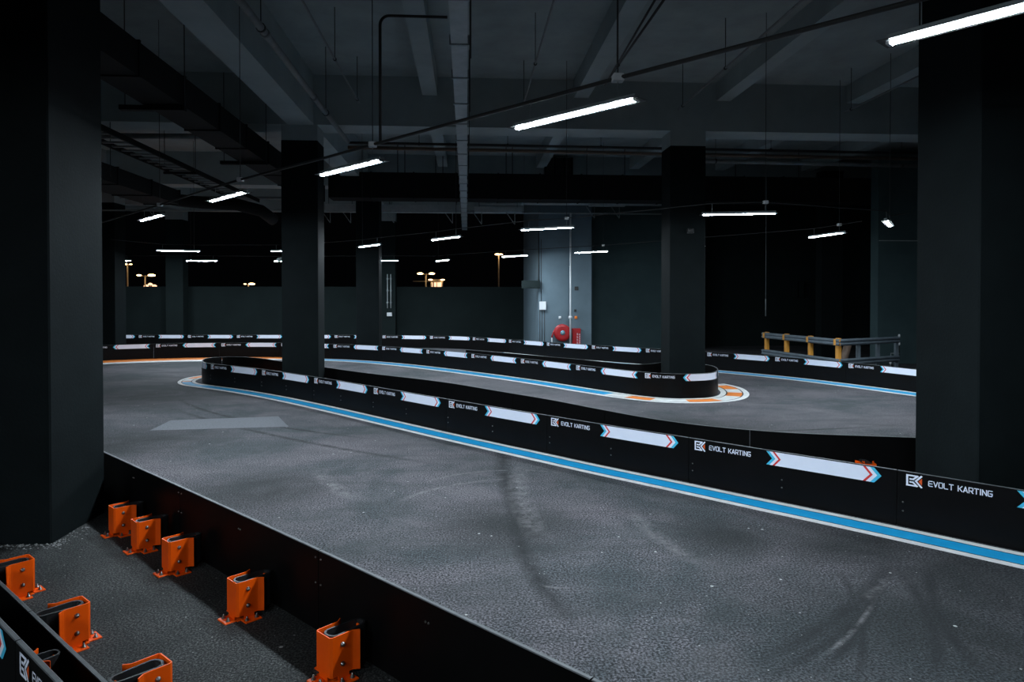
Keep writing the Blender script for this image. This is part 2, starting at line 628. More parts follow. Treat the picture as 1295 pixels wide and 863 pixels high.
c1 = PX(65, 688)
column(c1.x - 0.84, c1.y, c1.x, c1.y + 0.86, 'massive dark column at the left edge beside the orange posts', SOFFIT)
y2 = 14.95
column(AY(355.8, 300, y2).x, y2, AY(402.1, 300, y2).x, y2 + 0.65, 'charcoal column inside the left end of the long arrow-printed island barrier', SOFFIT)
y3 = 14.93
column(AY(847.3, 300, y3).x, y3, AY(892.3, 300, y3).x, y3 + 0.68, 'charcoal column rising from the rounded barrier tip with orange and white kerb', SOFFIT)
y4 = PX(1238, 611.5, 0.51).y + 0.16
x4 = AY(1238, 400, y4).x
column(x4, y4, x4 + 0.84, y4 + 0.84, 'massive near-black column at the right edge behind the barrier', SOFFIT)
y5 = 23.3
column(AY(450, 300, y5).x, y5, AY(479, 300, y5).x, y5 + 0.78, 'slim distant column behind the white pilaster pipes side, centre left', SOFFIT).__setitem__('label', 'distant charcoal column left of the pilaster with the two pipes')
column(AY(116, 300, 25.2).x, 25.2, AY(145, 300, 25.2).x, 25.98, 'distant dark column just right of the massive left column', SOFFIT)
# pilasters on the parapet
for a, b, lb in ((209, 231, 'dark pilaster on the parapet left of the long wall stretch'), (477.5, 500, 'pilaster on the parapet carrying two pale vertical pipes')):
    pa = AY(a, 300, 30.5)
    pb = AY(b, 300, 30.5)
    t = thing('pilaster', lb, 'pilaster', ((pa.x + pb.x) / 2, 30.8, 0))
    w = (pb.x - pa.x) / 2
    MB().box((-w, -0.3, 0), (w, 0.28, PAINT), bev=0.01).obj('shaft', 'charcoal_wall', t)
    MB().box((-w, -0.3, PAINT), (w, 0.28, 5.93)).obj('head', 'concrete_beam', t)

# ------------------------------------------------------------------ walls
WALLH = 2.57
hx0, hx1, hy = AY(681, 400, 24.6).x, AY(748, 400, 24.6).x, 24.6
struct(MB().box((-25.8, 31.1, 0), (hx0 + 0.3, 31.35, WALLH)).obj('wall_back', 'charcoal_wall'))
wh = struct(MB().box((hx0, hy, 0), (hx1, 31.1, SLAB)).obj('wall_riser', 'grey_wall'))
xs = AY(890, 400, 27.2).x
struct(MB().box((hx1, 27.2, 0), (xs, 27.5, SLAB)).obj('wall_recess', 'teal_wall'))
struct(MB().box((xs, 28.6, 0), (21.6, 28.9, SLAB)).obj('wall_far_right', 'charcoal_wall'))
wx = AY(1110, 400, 20.6).x
wr = struct(MB().box((wx, 20.6, 0), (21.6, 21.0, SLAB - 0.4)).obj('wall_right', 'teal_wall'))
struct(MB().box((wx - 0.75, 22.6, 0), (wx - 0.001, 23.0, SLAB - 0.45)).obj('wall_right_recess', 'charcoal_paint'))
# the thin chalky ledge line across the right wall
MB().box((wx + 0.02, 20.57, 3.86), (wx + 4, 20.6, 3.885)).obj('ledge', 'galvanised_pale', wr)
struct(MB().box((-26, -6, 0), (-25.8, 31.3, SLAB)).obj('wall_left', 'charcoal_wall'))

# ------------------------------------------------------------------ barriers
PH = 0.51
BAND_Z0, BAND_Z1 = 0.360, 0.500
TH = 0.026

GLYPH = {
    'E': [[(1, 1), (.15, 1), (0, .85), (0, .15), (.15, 0), (1, 0)], [(0, .5), (.92, .5)]],
    'V': [[(0, 1), (.5, 0), (1, 1)]],
    'O': [[(.15, 0), (.85, 0), (1, .15), (1, .85), (.85, 1), (.15, 1), (0, .85), (0, .15), (.15, 0)]],
    'L': [[(0, 1), (0, .15), (.15, 0), (.95, 0)]],
    'T': [[(0, 1), (1, 1)], [(.5, 1), (.5, 0)]],
    'K': [[(0, 1), (0, 0)], [(0, .5), (.35, .5), (1, 1)], [(.35, .5), (1, 0)]],
    'A': [[(0, 0), (.5, 1), (1, 0)], [(.2, .28), (.8, .28)]],
    'R': [[(0, 0), (0, 1), (.85, 1), (1, .85), (1, .55), (.85, .40), (0, .40)], [(.5, .40), (1, 0)]],
    'I': [[(.5, 1), (.5, 0)]],
    'N': [[(0, 0), (0, 1), (1, 0), (1, 1)]],
    'G': [[(1, 1), (.15, 1), (0, .85), (0, .15), (.15, 0), (.85, 0), (1, .15), (1, .48), (.52, .48)]],
}


def strokes_to_quads(lines, th):
    out = []
    for ln in lines:
        for a, b in zip(ln, ln[1:]):
            a, b = V2(a), V2(b)
            t = (b - a).normalized()
            n = Vector((-t.y, t.x)) * th / 2
            e = t * th * 0.45
            out.append([a - e - n, b + e - n, b + e + n, a - e + n])
    return out


def text_quads(txt, x0, x1, z0, z1):
    h = z1 - z0
    wl = {'I': 0.25, ' ': 0.55}
    gap = 0.38
    units = sum(wl.get(c, 1.0) for c in txt) + gap * (len(txt) - 1)
    k = (x1 - x0) / units
    quads = []
    x = x0
    for c in txt:
        w = wl.get(c, 1.0) * k
        if c in GLYPH:
            ls = [[(x + p[0] * w, z0 + p[1] * h) for p in ln] for ln in GLYPH[c]]
            quads += strokes_to_quads(ls, 0.0078)
        x += w + gap * k
    return quads


TEXT_Q = text_quads('EVOLT KARTING', 0.0, 0.47, 0.412, 0.457)
EK = [[(.70, .93), (.07, .93), (.07, .07), (.62, .07)], [(.74, .93), (.46, .62), (.27, .62)], [(.27, .36), (.44, .36), (.70, .07)], [(.98, .97), (.63, .5), (.98, .03)]]
EK_Q = [[V2((p.x * 0.125, 0.384 + p.y * 0.104)) for p in qd] for qd in strokes_to_quads([[(a, b) for a, b in ln] for ln in EK], 0.13)]
EK_RED = [V2((0.80 * 0.125, 0.384 + .5 * 0.104)), V2((1.02 * 0.125, 0.384 + .20 * 0.104)), V2((1.02 * 0.125, 0.384 + .80 * 0.104))]


def arrow_quads(L, left):
    h = BAND_Z1 - BAND_Z0
    k = 0.062
    segs = [(0.0, 0.034, 2), (0.034, 0.066, 0), (0.066, 0.090, 1)]
    end = L - k
    b0, b1 = 0.090, end - 0.100
    nb = 20
    for i in range(nb):
        segs.append((b0 + (b1 - b0) * i / nb, b0 + (b1 - b0) * (i + 1) / nb, 0))
    segs += [(b1, b1 + 0.026, 1), (b1 + 0.026, end - 0.036, 0), (end - 0.036, end, 2)]
    out = []
    for u0, u1, mi in segs:
        for lo in (True, False):
            za, zb = (BAND_Z0, BAND_Z0 + h / 2) if lo else (BAND_Z1, BAND_Z0 + h / 2)
            qd = [(u0, za), (u1, za), (u1 + k, zb), (u0 + k, zb)]
            if left:
                qd = [(L - u, z) for u, z in qd]
            out.append((qd, mi))
    return out


bolt_proto = None


def bolt_mesh():
    global bolt_proto
    if bolt_proto is None:
        b = MB()
        b.lathe([(0.0085, 0.0), (0.0085, 0.002), (0.0065, 0.0035), (0.0062, 0.006), (0.003, 0.0085)], (0, 0, 0), (0, 0, 1), 8)
        bolt_proto = b.mesh('bolt')
        bolt_proto.materials.append(MATS['steel_bolt'])
    return bolt_proto


def place_bolt(parent, pos, axis, name='bolt', scale=1.0):
    o = bpy.data.objects.new(name, bolt_mesh())
    COL.objects.link(o)
    o.parent = parent
    o.location = pos
    o.rotation_euler = Vector((0, 0, 1)).rotation_difference(Vector(axis)).to_euler()
    o.scale = (scale,) * 3
    return o


def barrier(label, path, phase, left=False, graphics=True, bolts=0, s_from=0.0, s_to=None, height=PH, inner_bolts=False, gfx_range=None, period=2.115):
    """panels along the path; phase = path length where a logo panel starts"""
    s_to = path.len if s_to is None else s_to
    root = thing('track_barrier', label, 'barrier', (path.at(s_from)[0].x, path.at(s_from)[0].y, 0))
    org = Vector(root.location)
    k0 = math.floor((s_from - phase) / period)
    k = k0
    while phase + k * period < s_to - 0.05:
        a, b = max(s_from, phase + k * period), min(s_to, phase + (k + 1) * period)
        u0 = phase + k * period
        k += 1
        if b - a < 0.1:
            continue
        nseg = max(2, int((b - a) / 0.045))
        m = MB()
        g = 0.0035
        for i in range(nseg + 1):
            s = a + g + (b - a - 2 * g) * i / nseg
            for off, z in ((0, 0), (0, height - 0.004), (-0.004, height), (-TH + 0.004, height), (-TH, height - 0.004), (-TH, 0)):
                m.v.append(path.map(s, off, z) - org)
        for i in range(nseg):
            for j in range(6):
                jj = (j + 1) % 6
                p, q_ = i * 6, (i + 1) * 6
                m.face((p + j, p + jj, q_ + jj, q_ + j), 1 if j in (1, 2, 3) else 0, False)
        m.face((0, 1, 2, 3, 4, 5))
        e = nseg * 6
        m.face((e + 5, e + 4, e + 3, e + 2, e + 1, e))
        pan = m.obj('panel', ('black_plastic', 'cut_edge'), root)
        bm = bmesh.new()
        bm.from_mesh(pan.data)
        bmesh.ops.recalc_face_normals(bm, faces=bm.faces)
        bm.to_mesh(pan.data)
        bm.free()
        if graphics and (gfx_range is None or (u0 + 0.9 > gfx_range[0] and u0 + 0.5 < gfx_range[1])):
            def put(quads, off, name, mats, base):
                mm = MB()
                ext_ = [p[0] for qd, mi in quads for p in qd]
                if base + min(ext_) < a - 0.001 or base + max(ext_) > b + 0.12:
                    return
                for qd, mi in quads:
                    us = [base + p[0] for p in qd]
                    if min(us) < a - 0.001 or max(us) > b + 0.12:
                        continue
                    nn = len(mm.v)
                    for p in qd:
                        mm.v.append(path.map(base + p[0], off, p[1]) - org)
                    mm.face(tuple(range(nn, nn + len(qd))), mi)
                if mm.f:
                    o = mm.obj(name, mats, pan)
                    bm2 = bmesh.new()
                    bm2.from_mesh(o.data)
                    for f in bm2.faces:
                        c = f.calc_center_median() + org
                        pn = path.at(path.nearest((c.x, c.y)))[1]
                        if f.normal.x * pn.x + f.normal.y * pn.y < 0:
                            f.normal_flip()
                    bm2.to_mesh(o.data)
                    bm2.free()
            put([(qd, 0) for qd in EK_Q] + [(EK_RED, 1)], 0.003, 'logo', ('white_print', 'orange_print'), u0 + 0.075)
            put([(qd, 0) for qd in TEXT_Q], 0.003, 'lettering', ('white_print',), u0 + 0.255)
            put(arrow_quads(1.09, left), 0.003, 'arrow_stripe', ('white_print', 'red_print', 'cyan_print'), u0 + 0.895)
        if bolts:
            for du in (0.05, period * 0.5):
                if a < u0 + du < b:
                    for z in (0.145, 0.225):
                        p, nrm, t = path.at(u0 + du)
                        place_bolt(pan, path.map(u0 + du, 0.0, z) - org, (nrm.x, nrm.y, 0))
        if inner_bolts:
            for du in (0.03, period - 0.03, period * 0.5):
                if a < u0 + du < b:
                    for z in ((0.46, 0.30) if du != period * 0.5 else (0.40,)):
                        for dd in (-0.013, 0.013) if du == period * 0.5 else (0,):
                            p, nrm, t = path.at(u0 + du)
                            place_bolt(pan, path.map(u0 + du + dd, -TH, z) - org, (-nrm.x, -nrm.y, 0), scale=0.9)
    return root


def P51(px, py):
    return PX(px, py, PH)


def ext(a, b, d):
    """point d metres beyond b on the line a -> b"""
    a, b = V2(a), V2(b)
    return b + (b - a).normalized() * d


# --- long island: right end of the back side -> tip -> front -> right
b3_back = [P51(*p) for p in ((1160, 553.2), (1000, 547), (900, 539), (830, 530), (760, 517.5), (700, 506), (640, 496), (560, 483), (460, 471.2), (412, 464.6), (355, 456.8), (330, 453.2))]
b3_tip = [P51(*p) for p in ((300, 451.3), (276, 451.6), (262, 453), (255.2, 456.0), (257, 458.2), (265, 459.8))]
b3_front = [P51(*p) for p in ((310, 464.5), (359, 470.8), (423.5, 480.8), (508.7, 495.2), (560.6, 504.0), (616.4, 513.2), (697.8, 526.4), (764.8, 537.3), (862, 552.3), (971, 569.4), (1095, 588.5), (1293, 620.0))]
b3_end = ext(b3_front[-2], b3_front[-1], 2.3)
b3_start = ext(b3_back[1], b3_back[0], 1.6)
B3 = Path([b3_start] + b3_back + b3_tip + b3_front + [b3_end])
ph3 = B3.nearest(P51(1147, 596.4)) - 0.075
barrier('long black island barrier with right-pointing arrows in the middle of the track', B3, ph3, bolts=1, gfx_range=(B3.nearest(P51(300, 451.3)), 1e9))

# --- second island, arrows pointing left, rounded tip at column
b4 = [P51(*p) for p in ((60, 439.5), (142, 436.4), (229, 434.2), (310, 433.5), (348, 433.5), (400, 434.6), (460, 436.6), (515, 439.9), (567, 444.2), (622, 449.4), (687, 456.2), (762, 465.0), (810, 470.2), (848, 472.8), (880, 472.8), (899, 471.6), (907, 469.2), (907.5, 465.8), (900, 462.4), (880, 459.4), (850, 457.2))]
_f = Path(b4[7:14])
for _px, _py, _o in ((762, 465.0, 1.25), (687, 456.2, 0.95), (622, 449.4, 0.8), (567, 444.2, 0.7)):
    _p, _n, _t = _f.at(_f.nearest(P51(_px, _py)))
    b4.append(_p - _n * _o)
b4.insert(0, ext(b4[1], b4[0], 2.0))
B4 = Path(b4)
ph4 = B4.nearest(P51(817.5, 470.7)) - 0.075
barrier('black inner barrier with left-pointing arrows ending in a rounded tip', B4, ph4, left=True, period=2.095)

# --- outer barrier along the back wall, round to the right
b5 = [P51(*p) for p in ((60, 423.6), (148, 423.6), (300, 423.6), (430, 423.7), (521, 424.4), (577, 425.4), (622, 427.8), (663, 430.6), (716, 434.4), (778, 438.2), (850, 442.4), (925, 447.0), (1008, 453.0), (1099, 461.2), (1163, 467.6))]
b5.append(ext(b5[-2], b5[-1], 2.5))
b5.insert(0, ext(b5[1], b5[0], 2.5))
B5 = Path(b5)
ph5 = B5.nearest(P51(894.0, 445)) - 0.075
barrier('outer black barrier with right-pointing arrows running before the back wall', B5, ph5, period=2.072)

# --- near barrier between the track and the orange posts
b1a, b1b = P51(135, 572), P51(765, 863)
b1m = P51(430, 705.5)
B1 = Path([ext(b1m, b1b, 1.6), b1b, b1m, b1a, ext(b1m, b1a, 3.0)])
ph1 = B1.nearest(P51(235, 614))
barrier('plain black near barrier whose bare back faces the orange posts', B1, ph1, graphics=False, inner_bolts=True)

# --- low strip and the printed barrier in the bottom left corner
LOW = 0.262
s_a, s_b = PX(0, 741, LOW), PX(127, 863, LOW)
B2S = Path([ext(s_b, s_a, 1.8), s_a, s_b, ext(s_a, s_b, 1.2)])
low = barrier('low black strip the left orange posts are strapped to, bottom left', B2S, 0.25, graphics=False, height=LOW)
o_a, o_b = PX(0, 791, PH), PX(64.5, 858, PH)
B2 = Path([ext(o_b, o_a, 1.5), o_a, o_b, ext(o_a, o_b, 1.5)])
ph2 = B2.nearest(PX(27, 820, PH)) - 0.075
barrier('printed black barrier cut off by the bottom left corner of the picture', B2, ph2)


# ------------------------------------------------------------------ kerb paint along the barriers
def ribbon(path, s0, s1, o0, o1, extra, name, matname, parent, org, z=0.004, step=0.1):
    m = MB()
    n = max(2, int((s1 - s0) / step))
    for i in range(n + 1):
        s = s0 + (s1 - s0) * i / n
        x = extra(s)
        for off, zz in ((o0 + x, 0.0), (o0 + x, z), (o1 + x, z), (o1 + x, 0.0)):
            m.v.append(path.map(s, off, zz) - org)
    for i in range(n):
        for j in range(3):
            m.face((i * 4 + j, i * 4 + j + 1, i * 4 + j + 5, i * 4 + j + 4))
    m.face((0, 1, 2, 3))
    e = n * 4
    m.face((e + 3, e + 2, e + 1, e))
    o = m.obj(name, matname, parent)
    bm = bmesh.new()
    bm.from_mesh(o.data)
    bmesh.ops.recalc_face_normals(bm, faces=bm.faces)
    if sum(f.normal.z for f in bm.faces) < 0:
        bmesh.ops.reverse_faces(bm, faces=bm.faces)
    bm.to_mesh(o.data)
    bm.free()
    return o


def kerb(label, path, s0, s1, sections, base=0.03, extra=lambda s: 0.0, k=1.0):
    """sections: list of (s_a, s_b, 'blue' | 'blocks'); k widens the whole marking"""
    p = path.at(s0)[0]
    root = thing('kerb_stripe', label, 'kerb', (p.x, p.y, 0))
    org = Vector((p.x, p.y, 0))
    w, g, bw = 0.078 * k, 0.018 * k, 0.205 * k
    a = base
    ribbon(path, s0, s1, a, a + w, extra, 'white_line', 'kerb_white', root, org)
    ribbon(path, s0, s1, a + w, a + w + g, extra, 'black_line', 'kerb_black', root, org, 0.003)
    c0 = a + w + g
    c1 = c0 + bw
    ribbon(path, s0, s1, c1, c1 + g, extra, 'black_line', 'kerb_black', root, org, 0.003)
    ribbon(path, s0, s1, c1 + g, c1 + g + w, extra, 'white_line', 'kerb_white', root, org)
    for sa, sb, kind in sections:
        if kind == 'blue':
            ribbon(path, sa, sb, c0, c1, extra, 'blue_stripe', 'kerb_blue', root, org)
        else:
            s, i = sa, 0
            L = 0.50
            while s < sb - 0.05:
                e = min(sb, s + L)
                ribbon(path, s, e, c0, c1, extra, 'orange_block' if i % 2 else 'white_block', 'kerb_orange' if i % 2 else 'kerb_white', root, org, step=0.05)
                s = e
                i += 1
    return root


def hump(s, c, w, h):
    d = abs(s - c) / w
    return h * (0.5 + 0.5 * math.cos(math.pi * d)) if d < 1 else 0.0


tip3 = B3.nearest(P51(255.2, 456.0))
k3a = B3.nearest(P51(330, 453.2))
kerb('blue kerb stripe with white edges along the long island barrier', B3, k3a, B3.len - 0.3,
     [(k3a, tip3 + 0.15, 'blocks'), (tip3 + 0.15, B3.len - 0.3, 'blue')], base=0.045,
     extra=lambda s: hump(s, tip3 + 0.1, 1.3, 0.10))
tip4 = B4.nearest(P51(907.5, 468.5))
sb4 = B4.nearest(P51(784, 467.5))
so4 = B4.nearest(P51(412, 434.8))
kerb('kerb stripe of the inner barrier turning from blue to orange and white blocks', B4, so4, tip4 + 1.5,
     [(so4, sb4, 'blue'), (sb4, tip4 + 1.5, 'blocks')], base=0.05, k=1.5)
p = B4.at(0.2)[0]
ok = thing('kerb_stripe', 'wide orange kerb with white edge in front of the left part of the inner barrier', 'kerb', (p.x, p.y, 0))
org = Vector((p.x, p.y, 0))


def taper(s):
    return 1.0 if s < so4 - 3.5 else max(0.35, 1 - (s - so4 + 3.5) / 3.5 * 0.65)


for o0, o1, nm, mt in ((0.05, 0.98, 'orange_stripe', 'kerb_orange'), (0.98, 1.45, 'white_line', 'kerb_white')):
    m = MB()
    nn_ = 90
    for i in range(nn_ + 1):
        s_ = 0.2 + (so4 - 0.2) * i / nn_
        for off, zz in ((o0, 0.0), (o0, 0.004), (o1, 0.004), (o1, 0.0)):
            m.v.append(B4.map(s_, off * taper(s_), zz) - org)
    for i in range(nn_):
        for j in range(3):
            m.face((i * 4 + j, i * 4 + 4 + j, i * 4 + j + 5, i * 4 + j + 1))
    m.obj(nm, mt, ok)
s50 = B5.nearest(P51(640, 429))
kerb('blue and white kerb stripe along the far right curve of the outer barrier', B5, s50, B5.len - 0.3, [(s50, B5.len - 0.3, 'blue')], base=0.05, k=1.4)


# ------------------------------------------------------------------ orange posts
def strap_mesh(length, w=0.096, th=0.012, z0=0.03, z1=0.242):
    m = MB()
    pts = []
    r = w / 2
    for k in range(7):
        a = math.pi + math.pi * k / 6
        pts.append((r * math.cos(a), 0.012 + r + r * math.sin(a) * 0.8))
    for k in range(7):
        a = math.pi * k / 6
        pts.append((r * 0.8 * math.cos(a), length - r * 0.9 + r * 0.9 * math.sin(a)))
    pts.append(pts[0])
    m.sheet(pts, z0, z1, th)
    return m


def make_post():
    t = thing('barrier_post', '', 'post')
    H_ = 0.25
    m = MB()
    m.sheet([(-0.098, 0.172), (-0.086, 0.158), (-0.074, 0.140), (-0.072, 0.130), (-0.072, 0.012), (-0.062, 0.0), (0.062, 0.0), (0.072, 0.012), (0.072, 0.130), (0.074, 0.140), (0.086, 0.158), (0.098, 0.172)], 0.030, H_, 0.0065)
    # narrower foot of the channel between the notches
    m.sheet([(-0.072, 0.115), (-0.072, 0.045)], 0.006, 0.030, 0.0065)
    m.sheet([(0.072, 0.045), (0.072, 0.115)], 0.006, 0.030, 0.0065)
    m.sheet([(-0.040, 0.0), (0.040, 0.0)], 0.006, 0.030, 0.0065)
    m.obj('channel', 'orange_steel', t)
    b = MB()
    b.box((-0.056, -0.072, 0), (0.056, 0.004, 0.008), bev=0.003)
    b.box((-0.138, 0.026, 0), (-0.070, 0.138, 0.008), bev=0.003)
    b.box((0.070, 0.026, 0), (0.138, 0.138, 0.008), bev=0.003)
    b.box((-0.070, 0.002, 0), (0.070, 0.120, 0.005))
    b.obj('base_plate', 'orange_steel', t)
    for p in ((-0.032, -0.042), (0.032, -0.042), (-0.108, 0.048), (-0.108, 0.114), (0.108, 0.048), (0.108, 0.114)):
        a = MB()
        a.lathe([(0.015, 0.0), (0.015, 0.003), (0.0105, 0.0032), (0.0105, 0.012), (0.006, 0.0125), (0.006, 0.024), (0.003, 0.026)], (0, 0, 0), (0, 0, 1), 6)
        o = a.obj('anchor_bolt', 'steel_bolt', t)
        o.location = (p[0], p[1], 0.008)
    for sx in (-1, 1):
        for z in (0.088, 0.195):
            place_bolt(t, (sx * 0.075, 0.072, z), (sx, 0, 0), scale=1.75)
    st = strap_mesh(0.262).obj('strap', 'rubber', t)
    st['label'] = 'black rubber loop strap'
    MB().box((-0.024, 0.228, 0.045), (0.024, 0.240, 0.225), bev=0.003).obj('clamp_plate', 'orange_steel', t)
    MB().box((-0.040, 0.016, 0.03), (0.040, 0.040, 0.232), bev=0.004).obj('clamp_block', 'rubber', t)
    return t


post0 = make_post()
used = [False]


def put_post(corner, normal, label, group, side=1):
    """corner: world xy of the near bend of the channel; normal: direction towards the barrier"""
    o = post0 if not used[0] else copy_tree(post0)
    used[0] = True
    n_ = V2(normal).normalized()
    rx = Vector((n_.y, -n_.x))
    org = V2(corner) - rx * 0.072 * side
    o.location = (org.x, org.y, 0)
    o.rotation_euler = (0, 0, math.atan2(n_.y, n_.x) - math.pi / 2)
    o['label'] = label
    o['group'] = group
    return o


n1 = B1.at(B1.nearest(P51(250, 620)))[1]
GP = 'orange posts in the near corner'
for (px, py), lb in (((144.6, 679.5), 'orange steel post closest to the massive left column, farthest of its row'),
                     ((174.0, 700), 'second orange post from the left column on the track-side row'),
                     ((214.2, 728.5), 'third orange post from the left column on the track-side row'),
                     ((300, 787.5), 'fourth orange post from the left column, standing alone by the near barrier'),
                     ((418.5, 866.5), 'nearest orange post, cut by the bottom edge of the picture below the near barrier')):
    put_post(PX(px, py), n1, lb, GP)
n2 = B2S.at(1.0)[1]
for (px, py), lb in (((43.7, 707.3), 'left-row orange post at the left picture edge before the column foot'),
                     ((114, 762), 'middle orange post of the left row, strapped to the low strip'),
                     ((218, 838), 'lowest orange post of the left row, only its top in the picture')):
    put_post(PX(px, py, 0.25), n2, lb, GP, side=-1)
ps = PX(77, 823, 0.24)
pq = V2(ps) + n2 * 0.205
put_post(pq, -n2, 'orange post squeezed between the low strip and the printed corner barrier', GP, side=0).scale = (1, 0.75, 1)
for px, py, nn, lb in ((1103, 556, None, 'orange post tip peeking over the island barrier near the right column'),
                       ((325), 455.5, None, 'orange post top peeking over the island barrier right of its rounded end'),
                       ((298), 452.8, None, 'orange post top peeking over the island barrier close to its rounded end')):
    s = B3.nearest(P51(px, py))
    p, nn, t = B3.at(s)
    q = p - nn * (TH + 0.275)
    put_post(q, nn, lb, 'orange posts inside the long island')

# grit swept against the column foot
random.seed(3)
db = MB()
for k in range(210):
    u = random.random()
    if u < 0.55:
        px_, py_ = random.uniform(0, 72), random.gauss(690, 2.5)
    else:
        w_ = random.random()
        px_, py_ = 68 + 45 * w_ + random.gauss(0, 2), 690 - 26 * w_ + random.gauss(2, 3)
    p = PX(px_, max(py_, 668), 0)
    r = random.uniform(0.003, 0.012)
    if p.x < c1.x + 0.012 and p.y > c1.y - 0.012:
        continue
    sq = random.uniform(0.5, 1.0)
    n = len(db.v)
    for dx, dy, dz in ((r, 0, r * sq * .5), (-r * .6, r, r * .5), (-r * .7, -r * .8, r * .4), (0, 0, r * sq * 1.2), (0, 0, -0.0005)):
        db.v.append(Vector((p.x + dx, p.y + dy, max(0, dz))))
    for f in ((0, 1, 3), (1, 2, 3), (2, 0, 3), (1, 0, 4), (2, 1, 4), (0, 2, 4)):
        db.face(tuple(n + i for i in f))
dbo = db.obj('grit', 'gravel')
dbo['kind'] = 'stuff'
tag(dbo, 'pale grit scattered along the foot of the left column', 'grit')

# ------------------------------------------------------------------ LED tube lights
EL = 1.40
TL = 1.20
HANG = []


def tube_light(pa, pb, label, e=EL, length=TL, ends=None):
    A, B = ends or (PX(*pa, EYE + e), PX(*pb, EYE + e))
    mid = (A + B) / 2
    d = (B - A)
    rz = math.atan2(d.y, d.x)
    t = thing('tube_light', label, 'light', (mid.x, mid.y, EYE + e), rz, 'LED tube lights hung over the track')
    L = length / 2
    # opaque batten with wide wings above, shallow glowing lens below: no light goes upwards
    m = MB()
    seg = 10
    for sx in (-L + 0.02, L - 0.02):
        for k in range(seg + 1):
            a = math.pi + math.pi * k / seg
            m.v.append(Vector((sx, 0.027 * math.cos(a), 0.0105 * math.sin(a))))
    w = seg + 1
    for k in range(seg):
        m.face((k, k + 1, w + k + 1, w + k), 0, True)
    m.face(tuple(range(w)))
    m.face(tuple(range(2 * w - 1, w - 1, -1)))
    lens = m.obj('lens', 'tube_glow', t)
    bm = bmesh.new()
    bm.from_mesh(lens.data)
    for f in bm.faces:
        c = f.calc_center_median()
        out = Vector((0, c.y, c.z - 0.010)) if abs(abs(c.x) - (L - 0.02)) > 1e-4 else Vector((c.x, 0, 0))
        if f.normal.dot(out) < 0:
            f.normal_flip()
    bm.to_mesh(lens.data)
    bm.free()
    MB().box((-L - 0.03, -0.078, 0.0005), (L + 0.03, 0.078, 0.005)).obj('wing_plate', 'dark_pipe', t)
    MB().box((-L, -0.030, 0.006), (L, 0.030, 0.044), bev=0.006).obj('housing', 'galvanised', t)
    for sx in (-1, 1):
        MB().box((sx * (L - 0.010) - 0.010, -0.029, -0.011), (sx * (L - 0.010) + 0.010, 0.029, 0.0005)).obj('end_cap', 'box_white', t)
        MB().tube([(sx * L * 0.72, 0, 0.042), (sx * L * 0.72, 0, 0.184)], 0.0035, 5).obj('hanger', 'galvanised', t)
    dv = Vector((math.cos(rz), math.sin(rz), 0)) * L * 0.72
    HANG.append((mid - dv, mid + dv))
    return t


LIGHTS = [
    ((652, 163), (806, 126), 'brightest largest LED tube hanging in the upper middle'),
    ((406, 222), (484, 203), 'LED tube just right of the left mid column top'),
    ((264, 255.5), (314, 242.5), 'LED tube left of the left mid column, third of the diagonal row'),
    ((176, 280), (210, 271), 'LED tube beside the massive left column, smallest of the diagonal row'),
    ((1196, 36), (1398, -17), 'LED tube in the top right corner in front of the right column'),
    ((884, 272), (985, 270), 'long level LED tube just right of the right mid column'),
    ((1027, 300), (1064, 295), 'slanted LED tube over the guard rail corner'),
    ((1118.5, 277), (1127, 288), 'LED tube seen end on beside the right column'),
    ((664, 291), (721, 288), 'LED tube above the hose reel wall touching the pale vertical pipe'),
    ((544, 304), (585, 299), 'LED tube below the end of the long cable tray'),
    ((452, 313), (484, 309), 'LED tube in front of the distant column centre left'),
    ((199, 317), (252, 318), 'longer LED tube over the pilaster at the left back'),
    ((339, 318), (392, 317), 'LED tube half hidden behind the left mid column, upper of two'),
    ((126, 330), (167, 330), 'far LED tube above the leftmost street lamp'),
    ((235, 330), (276, 330), 'far thin LED tube between pilaster and left mid column'),
    ((346, 330.5), (386, 330.5), 'far LED tube mostly hidden behind the left mid column, below the camera'),
    ((464, 330), (504, 330), 'far LED tube over the pilaster with the two pipes'),
    ((547, 331), (574, 328), 'far LED tube above the twin street lamp'),
    ((634, 325), (669, 323), 'LED tube right of the tall street lamp'),
    ((727, 320), (769, 318), 'LED tube right of the pale vertical pipe, before the dark wall'),
]
for a, b, lb in LIGHTS:
    tube_light(a, b, lb)

# the lamp row over the paddock goes on behind the photographer
BACK = [((-3.6, -1.4), 2.35, 'LED tube behind the photographer at the paddock side'), ((-1.2, -3.4), 2.35, 'LED tube farthest behind the photographer'), ((-6.2, 0.6), 2.35, 'LED tube left of the photographer at the paddock side')]
for (x, y), rz_, lb in BACK:
    e_ = Vector((math.cos(rz_), math.sin(rz_), 0)) * 0.6
    c_ = Vector((x, y, EYE + EL))
    tube_light(None, None, lb, ends=(c_ - e_, c_ + e_))

ZC = EYE + EL + 0.19


